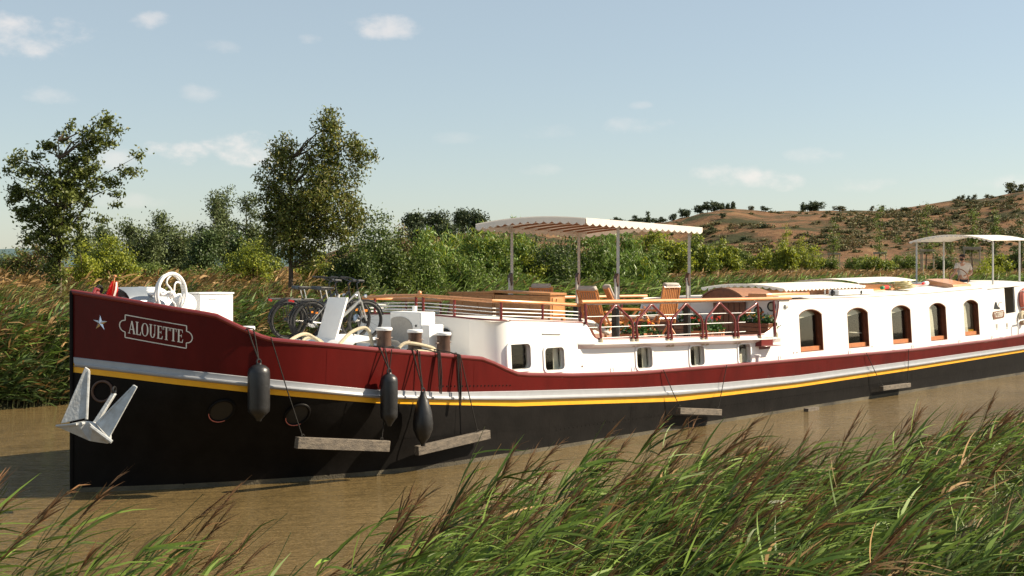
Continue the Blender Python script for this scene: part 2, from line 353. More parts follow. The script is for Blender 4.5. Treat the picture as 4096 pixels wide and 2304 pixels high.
# water
wm = bpy.data.materials.new('muddy canal water'); wm.use_nodes = True; nt = wm.node_tree; b = nt.nodes['Principled BSDF']
b.inputs['Roughness'].default_value = .04; b.inputs['IOR'].default_value = 1.33; b.inputs['Specular IOR Level'].default_value = .5
gp = N(nt, 'ShaderNodeNewGeometry')
cw = ramp(noi(.4, 5), [(.3, (.118, .082, .033)), (.7, (.172, .120, .051))]); nt.links.new(cw, b.inputs['Base Color'])
mpw = N(nt, 'ShaderNodeMapping', vector_type='POINT'); mpw.inputs['Rotation'].default_value = (0, 0, R(-6)); mpw.inputs['Scale'].default_value = (.55, 1.9, 1); nt.links.new(gp.outputs['Position'], mpw.inputs[0])
wv = noi(1.8, 5, mpw.outputs[0]); wv2 = noi(9, 3, mpw.outputs[0])
ad = N(nt, 'ShaderNodeMath', operation='MULTIPLY_ADD'); nt.links.new(wv2, ad.inputs[0]); ad.inputs[1].default_value = .28; nt.links.new(wv, ad.inputs[2])
bp = N(nt, 'ShaderNodeBump'); bp.inputs['Strength'].default_value = 1.0; bp.inputs['Distance'].default_value = .15; nt.links.new(ad.outputs[0], bp.inputs['Height']); nt.links.new(bp.outputs[0], b.inputs['Normal'])
wb = MB()
def PQ(p, q): return (-.7304 * p + .683 * q, .683 * p + .7304 * q)
wb.add([(*PQ(3, -60), 0), (*PQ(3, 400), 0), (*PQ(31, 400), 0), (*PQ(31, -60), 0)], [(0, 1, 2, 3)])
tag(wb.build('water', wm, smooth=0), kind='structure')

# ------------------------------------------------------------------ foliage generators
rng = np.random.default_rng(7); random.seed(7)
def leaves(C, L, W, rg, up=.0, drift=(0, 0, 0)):
    """one rhombic leaf per centre; returns V,F"""
    n = len(C); d = rg.normal(size=(n, 3)) + np.array([0, 0, up]) + np.array(drift); d /= np.linalg.norm(d, axis=1)[:, None]
    q = rg.normal(size=(n, 3)); s_ = np.cross(d, q); s_ /= np.linalg.norm(s_, axis=1)[:, None] + 1e-9
    l = (L * rg.uniform(.6, 1.3, n))[:, None]; w_ = (W * rg.uniform(.6, 1.3, n))[:, None]
    nn = np.cross(d, s_)
    V = np.stack([C - d * l / 2, C + s_ * w_ / 2 + nn * w_ * .15, C + d * l / 2, C - s_ * w_ / 2 + nn * w_ * .15], 1).reshape(-1, 3)
    F = np.arange(4 * n).reshape(n, 4); return V, F
def crown_pts(lumps, ncl, k, sig, rg, shell=.45):
    """clumps of leaf centres in a union of ellipsoids; lumps = (x,y,z,rx,ry,rz)"""
    L_ = np.array(lumps, float); wgt = (L_[:, 3] * L_[:, 4] * L_[:, 5]) ** .72; wgt /= wgt.sum()
    idx = rg.choice(len(L_), ncl, p=wgt); d = rg.normal(size=(ncl, 3)); d /= np.linalg.norm(d, axis=1)[:, None]
    r = rg.uniform(0, 1, ncl) ** shell
    cc = L_[idx, :3] + d * r[:, None] * L_[idx, 3:6]
    cs = sig * rg.uniform(.6, 1.3, ncl)
    C = (cc[:, None, :] + rg.normal(size=(ncl, k, 3)) * cs[:, None, None] * np.array([1, 1, .75])).reshape(-1, 3)
    return cc, C
def limbs(mb, base, forks, r0, targets, rg, n=6, droop=.1):
    for tpt in targets:
        tpt = Vector(tpt); k = min(range(len(forks)), key=lambda i: (forks[i] - tpt).length + max(0, forks[i].z - tpt.z + .55 * math.hypot(forks[i].x - tpt.x, forks[i].y - tpt.y)) * 2.5 + rg.uniform(0, .4))
        f = forks[k]; dd = tpt - f; q = Vector(rg.normal(size=3)) * dd.length * .08
        mid = f + dd * .5 + q + Vector((0, 0, dd.length * .08))
        mb.tube([f, f + dd * .22 + q * .4, mid, tpt], [r0 * .42, r0 * .3, r0 * .2, r0 * .05], 5, cap=False)
def make_tree(name, base, lumps, leafmat, label, cat='tree', group=None, ncl=160, k=45, sig=.22, L=.11, W=.05, trunk_r=.09, lean=0.0, nl=26, seed=1, up=.2, leafmat2=None, shell=.45, trunk_top=None):
    """lumps in world coordinates"""
    rg = np.random.default_rng(seed); base = Vector(base)
    o = empty(name, base, 0, label, cat, group)
    lm = [(l[0] - base.x, l[1] - base.y, l[2] - base.z, l[3], l[4], l[5]) for l in lumps]
    cc, C = crown_pts(lm, ncl, k, sig, rg, shell)
    top = max(l[2] + l[5] * .6 for l in lm) if trunk_top is None else trunk_top
    big = max(lm, key=lambda l: l[3] * l[5]); tx = big[0]
    tp = [Vector((tx * f * f * .8 + math.sin(f * 7 + seed) * .05 * f, big[1] * f * f, top * f * .85)) for f in (0, .15, .3, .45, .6, .75, .9, 1)]
    mb = MB(); mb.tube(tp, [trunk_r * (1.25 if f == 0 else 1 - .85 * f) for f in (0, .15, .3, .45, .6, .75, .9, 1)], 9)
    limbs(mb, base, tp[2:], trunk_r, [cc[i] for i in rg.choice(len(cc), min(nl, len(cc)), replace=False)], rg)
    mb.build('trunk', M['bark'], o, smooth=60)
    V, F = leaves(C, L, W, rg, up)
    if leafmat2:
        np_mesh('crown', V, F, [leafmat, leafmat2], (rg.uniform(size=len(F)) < .35).astype(int), parent=o)
    else: np_mesh('crown', V, F, leafmat, parent=o)
    return o
def bush(name, px, ytop, hw, Y, leafmat, label, cat='bush', group=None, n=90, k=34, L=None, seed=1, asp=1.0, ybase=None, m2=None, lumps=5, twigs=6):
    n, k = int(n * .62), int(k * 1.7)
    """a shrub standing on the ground at distance Y"""
    Y = max(Y, bankY(px) * 1.07 + 2); c = at(px, ytop, Y); gx = c.x; g0 = ghf(gx, Y); zt = c.z; h = max(.4, (zt - g0) * 1.1); rx = hw / FPX * Y
    rg = np.random.default_rng(seed); ls = []
    for i in range(lumps):
        u_ = (i + .5) / lumps * 2 - 1; ff = 1 - .45 * u_ * u_ * rg.uniform(.5, 1.5)
        hh = h * ff * rg.uniform(.42, .5)
        ls.append((gx + u_ * rx * .72, Y + rg.uniform(-.3, .3) * rx, g0 + h * ff - hh, rx * rg.uniform(.4, .6), rx * .5 * asp, hh))
    ls.append((gx, Y, g0 + h * .35, rx * .85, rx * .6 * asp, h * .35))
    sz = L if L else .0016 * Y + .03
    cn_ = leafmat is M['cane']
    return make_tree(name, (gx, Y, g0 - .05), ls, leafmat, label, cat, group, ncl=n, k=k, sig=rx * .085 + .06, L=sz * (2.6 if cn_ else 1), W=sz * (.42 if cn_ else .55), up=(1.1 if cn_ else .2), trunk_r=.03 + .02 * h, nl=twigs, seed=seed, leafmat2=m2, trunk_top=h * .7)
def bankY(px):
    r = (px - 2048) / FPX; k = (r * 29.2 + 12) / (.683 - .7304 * r); return 29.2 + .7304 * k
def pxl(Y, *ls):  # lumps given as photo rows/columns on a tree at distance Y -> metres
    out = []
    for (px, py, rx, ry) in ls:
        c = at(px, py, Y); a, b_ = rx / FPX * Y, ry / FPX * Y; out.append((c.x, c.y + random.uniform(-.3, .3) * a, c.z, a, (a + b_) / 2, b_))
    return out

# ------------------------------------------------------------------ trees on the far bank
Y1 = 36.5; b1 = at(238, 1200, Y1)
make_tree('oak_tree', (b1.x, Y1, ghf(b1.x, Y1) - .1), pxl(Y1, (230, 900, 140, 95), (250, 770, 150, 100), (310, 660, 95, 85), (370, 560, 62, 62), (410, 500, 34, 50), (425, 455, 18, 22), (110, 690, 80, 24), (60, 630, 42, 32), (150, 625, 26, 26), (70, 770, 62, 34), (40, 790, 38, 22), (130, 850, 80, 40), (200, 570, 24, 36), (250, 560, 30, 40), (290, 500, 16, 22), (440, 730, 66, 20), (500, 690, 62, 16), (550, 620, 26, 14), (540, 680, 30, 12), (470, 530, 28, 20), (430, 580, 30, 22), (485, 770, 38, 14), (460, 820, 34, 12), (420, 870, 50, 20), (170, 960, 60, 40), (240, 1000, 70, 60), (215, 1070, 60, 60), (230, 1140, 50, 30)),
          M['oakleaf'], 'young wind-bent oak with ragged sparse crown at the far left edge', group=None, ncl=430, k=34, sig=.105, L=.125, W=.06, trunk_r=.085, nl=70, seed=3, shell=.55)
Y2 = 40.0; b2 = at(1162, 1190, Y2)
make_tree('oak_tree', (b2.x, Y2, ghf(b2.x, Y2) - .1), pxl(Y2, (1180, 960, 125, 90), (1170, 850, 150, 110), (1090, 790, 70, 80), (1120, 700, 85, 85), (1140, 610, 48, 60), (1142, 560, 18, 25), (1300, 800, 120, 120), (1295, 680, 95, 100), (1310, 590, 70, 90), (1325, 510, 45, 60), (1330, 450, 22, 34), (1270, 500, 24, 30), (1230, 620, 40, 60), (1400, 720, 42, 90), (1410, 590, 34, 62), (1440, 640, 22, 40), (1480, 620, 14, 24), (1415, 860, 50, 80), (1330, 930, 90, 80), (1100, 900, 60, 70), (1240, 1020, 80, 50)),
          M['oakleaf'], 'dense dark oak with twin pointed tops behind the bicycles', ncl=620, k=44, sig=.15, L=.12, W=.055, trunk_r=.10, nl=50, seed=5, leafmat2=M['oakleaf2'], shell=.5)
Yf = 88
def fartree(px, top, base, hw, Y, label, m='farleaf', ncl=110, k=34, seed=1, loose=False, L=.2, group=None):
    h = (base - top); ls = []
    rgg = random.Random(seed)
    if loose:
        for i in range(9):
            f = i / 8; xx = px + rgg.uniform(-1, 1) * hw * (.9 - .3 * f); ls.append((xx, base - h * (.25 + .75 * rgg.uniform(.1, .95)), hw * .22, h * .13))
    else:
        for i in range(7):
            f = i / 6; ls.append((px + rgg.uniform(-.5, .5) * hw, base - h * (.2 + .65 * f), hw * (.75 - .35 * f) * rgg.uniform(.8, 1.2), h * .17))
    b_ = at(px, base, Y); g0 = ghf(b_.x, Y)
    return make_tree('tree', (b_.x, Y, g0 - .1), pxl(Y, *ls), M[m], label, group=group, ncl=ncl, k=k, sig=.28 * Y / 88, L=L, W=L * .5, trunk_r=.13 * Y / 88, nl=24, seed=seed)
fartree(430, 905, 1090, 60, 80, 'low dark round tree just right of the left oak crown', seed=11)
fartree(530, 880, 1100, 70, 86, 'dark grey-green tree left of the tall rounded far tree', seed=12)
fartree(650, 850, 1100, 88, 90, 'tall rounded grey-green tree in the distance above the windlass wheel', ncl=160, seed=13)
fartree(720, 930, 1100, 60, 84, 'short dark tree between the rounded tree and the feathery trees', seed=14)
fartree(830, 795, 1080, 66, 92, 'feathery tall tree, leftmost of the thin-leaved far trees', loose=True, ncl=90, seed=15)
fartree(900, 770, 1080, 50, 94, 'feathery tall tree with bare gaps, middle of the thin-leaved far trees', loose=True, ncl=80, seed=16)
fartree(985, 775, 1080, 60, 96, 'feathery slanting tree, rightmost of the thin-leaved far trees', loose=True, ncl=80, seed=17)
fartree(820, 925, 1110, 75, 74, 'very dark broad tree below the feathery trees', m='darkleaf', ncl=170, seed=18)
fartree(975, 940, 1100, 70, 76, 'dark tree left of the twin-topped oak', m='darkleaf', ncl=130, seed=19)
fartree(350, 930, 1100, 60, 78, 'dark shrubby tree hidden behind the left oak crown', seed=101)
fartree(590, 925, 1100, 80, 82, 'low dark tree in front of the rounded far tree', seed=102)
fartree(760, 905, 1100, 60, 90, 'grey-green tree between the rounded tree and the darkest tree', seed=103)
fartree(900, 900, 1100, 80, 88, 'broad grey-green tree below the middle feathery tree', seed=104)
fartree(1060, 930, 1100, 70, 84, 'grey-green tree directly left of the twin-topped oak', seed=105)
fartree(20, 1010, 1080, 50, 120, 'small dark tree at the left edge of the photo', ncl=60, seed=20)
bush('bush', 160, 935, 100, 52, M['brownleaf'], 'brown-green bush behind the left oak trunk', seed=21, n=120, m2=M['midleaf'])
bush('bush', 70, 985, 60, 56, M['midleaf'], 'brownish low bush at the left edge behind the oak', seed=22, n=80, m2=M['brownleaf'])
bush('bush', 430, 955, 118, 50, M['brightleaf'], 'large bright yellow-green bush right of the left oak', seed=23, n=190, m2=M['midleaf'])
bush('bush', 330, 990, 70, 47, M['brightleaf'], 'bright green bush close behind the left oak trunk', seed=24, n=90)
bush('bush', 1015, 955, 100, 54, M['brightleaf'], 'bright yellow-green bush left of the dense oak trunk', seed=25, n=150, m2=M['midleaf'])
bush('bush', 1270, 985, 90, 50, M['brightleaf'], 'light green bush right of the dense oak trunk', seed=26, n=120, m2=M['midleaf'])
bush('bush', 600, 1065, 130, 60, M['midleaf'], 'low green scrub under the rounded far tree', seed=27, n=120)
bush('bush', 800, 1075, 110, 58, M['midleaf'], 'low green scrub right of the windlass wheel', seed=28, n=110, m2=M['brownleaf'])
bush('bush', 920, 1060, 90, 60, M['midleaf'], 'low scrub left of the dense oak trunk foot', seed=29, n=90)
bush('bush', 1480, 862, 165, 43, M['darkleaf'], 'big dark bush right of the dense oak', seed=31, n=340, m2=M['midleaf'], lumps=7, twigs=14)
bush('bush', 1610, 850, 60, 44, M['brownleaf'], 'reddish brown twiggy bush top beside the big dark bush', seed=32, n=60, m2=M['midleaf'])
bush('bush', 1380, 935, 80, 42, M['darkleaf'], 'dark bush filling the gap right of the oak crown', seed=33, n=120, m2=M['midleaf'])
bush('bush', 1600, 1000, 110, 40, M['midleaf'], 'green bush at the foot of the big dark bush', seed=34, n=140)
bush('bush', 1740, 930, 130, 46, M['cane'], 'pale green cane clump left of the fore canopy', seed=35, n=240, m2=M['brightleaf'], lumps=6)
bush('bush', 1930, 905, 120, 47, M['cane'], 'tall cane clump behind the left end of the fore canopy', seed=36, n=230, m2=M['brightleaf'], lumps=6)
bush('bush', 2060, 840, 55, 48, M['cane'], 'tall thin cane clump rising above the fore canopy', seed=37, n=90, m2=M['brightleaf'])
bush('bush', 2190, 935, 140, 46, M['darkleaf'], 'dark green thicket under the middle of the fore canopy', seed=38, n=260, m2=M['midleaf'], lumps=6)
bush('bush', 2130, 1005, 62, 40, M['brightleaf'], 'bright green sapling bush between the left canopy posts', seed=39, n=80)
bush('bush', 2400, 950, 120, 46, M['cane'], 'green bush behind the right canopy posts', seed=40, n=230, m2=M['midleaf'], lumps=6)
bush('bush', 2540, 975, 90, 47, M['cane'], 'feathery pale green bush between the near canopy posts', seed=41, n=170, m2=M['brightleaf'])
bush('bush', 2330, 1030, 70, 42, M['midleaf'], 'low green bush beside the second canopy post', seed=42, n=80)
bush('bush', 1850, 1010, 150, 41, M['midleaf'], 'grey-green bush behind the wooden cabinets', seed=43, n=230, m2=M['cane'], lumps=6)
bush('bush', 1680, 1060, 80, 38, M['cane'], 'pale willow-like shrub left of the wooden cabinets', seed=44, n=120)
for i, (px, yt, hw, Y, mm, lab) in enumerate([
    (2660, 985, 80, 105, 'midleaf', 'yellow-green bush right of the feathery bush below the canopy corner'), (2760, 965, 85, 120, 'brightleaf', 'yellow-green bush behind the right near canopy post'), (2870, 985, 90, 115, 'midleaf', 'green bush on the plain just right of the fore canopy'),
    (2960, 1010, 70, 125, 'midleaf', 'low green bush below the eroded slope'), (3060, 1000, 70, 120, 'brightleaf', 'low yellow-green bush left of the tall light sapling'), (3220, 985, 85, 135, 'brightleaf', 'yellow-green bush right of the tall light sapling'),
    (3300, 1030, 60, 140, 'midleaf', 'low bush between two tree guards'), (3440, 1025, 70, 150, 'midleaf', 'low green bush behind the boat roof edge'), (3620, 1020, 80, 150, 'midleaf', 'low green bush left of the stern awning'), (3770, 1025, 70, 140, 'darkleaf', 'dark low bush left of the helmsman'), (3990, 1010, 50, 110, 'brightleaf', 'bright green bush right of the helmsman'), (4060, 1000, 60, 140, 'darkleaf', 'dark bush near the right edge behind the stern awning')]):
    bush('bush', px, yt, hw, Y, M[mm], lab, seed=60 + i, n=110, k=26, L=.24, m2=M['midleaf'])
bush('bush', 3975, 1020, 40, 66, M['brightleaf'], 'small bright leafy shrub behind the stern awning post', seed=80, n=60, k=26, L=.12)
bush('bush', 3945, 1055, 55, 67, M['brightleaf'], 'low bright shrub behind the helm hood', seed=81, n=60, k=26, L=.12)
# pines on the crest behind the thicket
for i, (px, yt, hw, Y) in enumerate([(1655, 848, 42, 190), (1745, 843, 52, 185), (1845, 836, 24, 195), (1905, 845, 40, 190), (1790, 890, 40, 180), (1680, 905, 50, 178)]):
    c = at(px, 935, Y); ls = pxl(Y, (px, yt + 28, hw, 24), (px - hw * .4, yt + 45, hw * .6, 26), (px + hw * .45, yt + 42, hw * .6, 26), (px, yt + 75, hw * .6, 34))
    make_tree('pine_tree', (c.x, Y, ghf(c.x, Y) - .2), ls, M['pineleaf'], ['round-topped pine on the ridge above the big dark bush', 'broadest umbrella pine on the ridge left of the fore canopy', 'slim upright pine on the ridge', 'pine on the ridge nearest the fore canopy', 'lower pine in front of the broad umbrella pine', 'lower pine in front of the leftmost ridge pine'][i], 'pine', 'pines on the ridge', ncl=80, k=30, sig=.45, L=.4, W=.22, trunk_r=.22, nl=10, seed=90 + i)
# crest trees further right: row of round crowns along the skyline
proto = []
for j in range(4):
    rg = np.random.default_rng(200 + j)
    o = empty('hill_tree', (0, 0, 0)); cc, C = crown_pts([(0, 0, 1.1, 1, 1, .8), (rg.uniform(-.5, .5), 0, 1.6, .6, .6, .45), (rg.uniform(-.7, .7), 0, .8, .6, .6, .5)], 46, 16, .16, rg)
    V, F = leaves(C, .26, .16, rg); np_mesh('crown', V, F, M['pineleaf' if j < 2 else 'scrubleaf'], parent=o)
    MB().tube([(0, 0, -.3), (.03, 0, .7), (0, 0, 1.4)], [.07, .06, .02], 5).build('trunk', M['bark'], o)
    proto.append(o)
used = [False] * 4
def hilltree(px, hw, hpx, Y, lab, group, j, cat='tree', dz=0):
    o = proto[j] if not used[j] else copy_tree(proto[j]); used[j] = True
    x = (px - 2048) / FPX * Y; o.location = (x, Y, ghf(x, Y) - .1 + dz); s_ = hw / FPX * Y
    o.scale = (s_, s_, hpx / FPX * Y / 2.0); o.rotation_euler = (0, 0, random.uniform(0, 6.28)); tag(o, lab, cat, group); return o
for px in range(2040, 2760, 34):
    j = random.choice((0, 1)); hilltree(px + random.uniform(-10, 10), random.uniform(18, 30), random.uniform(24, 42), 296 + random.uniform(-6, 4), 'small round dark pine in the skyline row behind the fore canopy', 'small round pines along the skyline', j)
# cypresses
def cypress(px, top, hw, Y, lab):
    x = (px - 2048) / FPX * Y; g0 = ghf(x, Y); h = EYE - (top - HZ) * Y / FPX - g0; r = hw / FPX * Y
    h = max(h, 2)
    make_tree('cypress_tree', (x, Y, g0 - .2), [(x, Y, g0 + h * f, r * (1.05 - f * .85), r * (1.05 - f * .85), h * .14) for f in (.15, .3, .45, .6, .75, .88)], M['pineleaf'], lab, 'cypress', 'cypresses on the skyline', ncl=50, k=18, sig=.22, L=.4, W=.2, trunk_r=.15, nl=4, seed=int(px))
cypress(2592, 842, 7, 300, 'solitary thin cypress standing above the fore canopy')
cypress(2933, 818, 10, 318, 'pointed cypress at the top of the bare slope'); cypress(2911, 816, 4, 320, 'thinnest cypress left of the pointed one'); cypress(2890, 822, 4, 320, 'short thin cypress beside the dark hilltop wood')
cypress(3212, 810, 9, 326, 'cypress on the left of the round hilltop clump'); cypress(3243, 800, 6, 327, 'cypress spire rising from the round hilltop clump'); cypress(3262, 805, 5, 328, 'second spire in the round hilltop clump')
for k_, (px, hw, hp, Y, j, lab) in enumerate([(3262, 42, 42, 318, 0, 'big round dark tree clump on the plateau edge'), (3230, 20, 30, 318, 1, 'small dark tree left in the hilltop clump'), (3357, 30, 20, 320, 2, 'flat olive bush on the plateau'), (3062, 22, 26, 300, 1, 'dark bush on the rim of the bare slope'), (2890, 16, 26, 270, 0, 'dark round bush alone on the bare slope'),
        (2800, 26, 44, 318, 0, 'dark tree at the left end of the hilltop wood'), (2830, 26, 48, 318, 1, 'dark tree second in the hilltop wood'), (2858, 26, 50, 318, 0, 'dark tree third in the hilltop wood'), (2885, 22, 36, 318, 1, 'dark tree at the right end of the hilltop wood'), (3005, 14, 22, 320, 2, 'pale bush on the skyline of the bare slope'), (3487, 11, 24, 322, 3, 'small tree left of a pair on the skyline'), (3528, 12, 26, 322, 3, 'small tree right of a pair on the skyline'),
        (3830, 14, 34, 322, 3, 'small bare tree left of three on the far right skyline'), (3850, 12, 36, 322, 3, 'small tree middle of three on the far right skyline'), (3875, 10, 32, 322, 1, 'dark tree right of three on the far right skyline'), (3895, 14, 32, 322, 3, 'pale tree on the far right skyline'), (3945, 14, 28, 322, 3, 'lone pale tree on the right skyline'), (4050, 34, 60, 322, 3, 'bushy bare tree at the right end of the skyline'), (4085, 24, 50, 322, 3, 'bush at the right edge of the skyline')]):
    hilltree(px, hw, hp, Y, lab, None, j)
# scrub patches on the hill: dark masses
def on_hill(px, py):
    r = (px - 2048) / FPX; e = (HZ - py) / FPX
    for Y in np.arange(150, 340, 2.0):
        if ghf(r * Y, Y) - EYE >= e * Y: return Y
    return None
rr = random.Random(5)
patches = [(3440, 905, 150, 36, 30), (3600, 880, 110, 34, 22), (3660, 850, 90, 20, 12), (3350, 940, 70, 24, 10), (3560, 960, 160, 34, 22), (3850, 870, 180, 44, 26), (3950, 960, 150, 50, 26), (3050, 1000, 280, 30, 24), (3250, 950, 80, 40, 10), (2820, 930, 60, 30, 8), (3000, 900, 200, 50, 4), (3900, 820, 180, 22, 20), (3700, 920, 100, 40, 12), (2400, 925, 350, 22, 14)]
for (px, py, hx, hy, n_) in patches:
    for _ in range(n_):
        qx, qy = px + rr.gauss(0, .5) * hx, py + rr.gauss(0, .5) * hy
        Y = on_hill(qx, qy)
        if Y is None: continue
        s_ = rr.uniform(9, 26) * (1 if py > 0 else 1)
        hilltree(qx, s_, s_ * rr.uniform(.7, 1.2), Y, 'scrubby bush scattered over the eroded hillside', 'scrub bushes on the hillside', rr.choice((1, 2, 3, 2, 3)), 'bush', dz=-.5)
# saplings with three-post guards on the plain
gx0 = None
GUARDS = [(2670, 1040, 14, 0), (2855, 1034, 26, 0), (2943, 1034, 26, 0), (3076, 1028, 36, 1), (3195, 1022, 44, 1), (3337, 1013, 46, 1), (3407, 1042, 30, 0), (3520, 1010, 48, 1), (3581, 1040, 26, 0), (3703, 999, 56, 1), (3802, 1031, 36, 0), (3886, 990, 64, 1), (3994, 1019, 50, 0)]
GL = ['leftmost wooden tree guard, seen below the canopy edge', 'tree guard right of the near right canopy post', 'tree guard under the foot of the bare slope', 'tree guard left of the tall light sapling', 'tree guard with three pale posts right of the light sapling', 'tree guard with a bright top rail left of the dark scrub', 'small far tree guard between two larger ones', 'tall tree guard left of the tall dark sapling', 'small far tree guard left of the stern awning', 'tree guard behind the left stern awning post', 'small tree guard just left of the helmsman', 'tall tree guard above the helmsman cap', 'tree guard right of the near stern awning post']
proto_g = None
for (px, yt, wpx, nearrow), lab in zip(GUARDS, GL):
    Y = 5000 * 1.5 / (wpx if nearrow else wpx * 1.15); Y = min(max(Y, 105), 230)
    x = (px - 2048) / FPX * Y; g0 = min(ghf(x, Y), 3.4); h = EYE - (yt - HZ) * Y / FPX - g0
    if proto_g is None:
        o = proto_g = empty('tree_guard')
        for a in (90, 210, 330):
            MB().tube([(.8 * math.cos(R(a)), .8 * math.sin(R(a)), -.2), (.8 * math.cos(R(a)), .8 * math.sin(R(a)), 1.0)], .065, 6).build('post', M['stake'], o)
        for a in (90, 210, 330):
            p0 = Vector((.9 * math.cos(R(a)), .9 * math.sin(R(a)), .97)); p1 = Vector((.9 * math.cos(R(a + 120)), .9 * math.sin(R(a + 120)), .97))
            MB().tube([p0, p1], .06, 6).build('rail', M['stake'], o)
    else: o = copy_tree(proto_g)
    o.location = (x, Y, g0); o.scale = (wpx / 1.5 / FPX * Y, wpx / 1.5 / FPX * Y, h); o.rotation_euler = (0, 0, R(rr.uniform(-20, 20)))
    tag(o, lab, 'tree guard', 'three-post tree guards on the plain')
for i, (px, top, hw, gi, mm, lab) in enumerate([(2780, 910, 26, 1, 'brightleaf', 'yellow-green sapling right of the canopy corner'), (2960, 985, 20, 2, 'midleaf', 'thin sapling below the bare slope'), (3142, 915, 40, 3, 'brightleaf', 'tall light green sapling in the middle of the guards'), (3205, 950, 36, 4, 'brightleaf', 'light sapling in the guard with three pale posts'), (3335, 868, 34, 5, 'midleaf', 'narrow dark sapling in front of the hill scrub'), (3410, 950, 20, 6, 'brownleaf', 'thin faded sapling in a small far guard'), (3517, 842, 26, 7, 'midleaf', 'tall slim sapling with sparse olive crown'),
        (3583, 950, 26, 8, 'midleaf', 'low sapling left of the stern awning'), (3704, 808, 42, 9, 'midleaf', 'tallest sapling, above the left end of the stern awning'), (3805, 900, 34, 10, 'midleaf', 'sapling left of the helmsman'), (3890, 850, 36, 11, 'midleaf', 'sapling right above the helmsman'), (3980, 850, 30, 12, 'midleaf', 'sapling behind the near stern awning post'), (4085, 850, 34, 12, 'darkleaf', 'dark tree at the right edge behind the stern awning')]):
    wpx = GUARDS[gi][2]; Y = min(max(5000 * 1.5 / (wpx if GUARDS[gi][3] else wpx * 1.15), 105), 230)
    base = at(px, 1075, Y); h = (1040 - top)
    ls = pxl(Y, *[(px + rr.uniform(-.3, .3) * hw, 1030 - h * f, hw * (1.1 - f) * rr.uniform(.7, 1.2) + 4, h * .1) for f in (.12, .25, .38, .5, .62, .74, .85, .96)])
    make_tree('sapling', (base.x, Y, min(ghf(base.x, Y), 3.4)), ls, M[mm], lab, 'sapling', 'saplings on the plain', ncl=70, k=12, sig=.24, L=.22, W=.12, trunk_r=.09, nl=16, seed=300 + i, shell=.6)

# ------------------------------------------------------------------ reeds and grasses (uncountable: one object per bed)
def ribbons(P0, D, Ln, Wd, droop, segs, rg, prof=None, drift=None):
    """P0 (n,3) roots, D (n,3) unit start directions, Ln, Wd, droop per ribbon"""
    n = len(P0); t = np.linspace(0, 1, segs + 1)
    side = np.cross(D, np.array([0, 0, 1.0]) + rg.normal(size=(n, 3)) * .9); side /= np.linalg.norm(side, axis=1)[:, None] + 1e-9
    pts = P0[:, None, :] + D[:, None, :] * (Ln[:, None] * t[None, :])[:, :, None]
    pts[:, :, 2] -= (droop * Ln)[:, None] * t[None, :] ** 2
    if drift is not None: pts += drift[:, None, :] * (t[None, :] ** 2)[:, :, None]
    if prof is None: prof = np.interp(t, [0, .25, .6, 1], [.55, 1, .8, .04])
    w_ = side[:, None, :] * (Wd[:, None] * prof[None, :] / 2)[:, :, None]
    V = np.stack([pts - w_, pts + w_], 2).reshape(-1, 3)   # n,(segs+1),2
    k = (segs + 1) * 2; b0 = (np.arange(n) * k)[:, None] + (np.arange(segs) * 2)[None, :]; b0 = b0.ravel()
    return V, np.stack([b0, b0 + 1, b0 + 3, b0 + 2], 1)
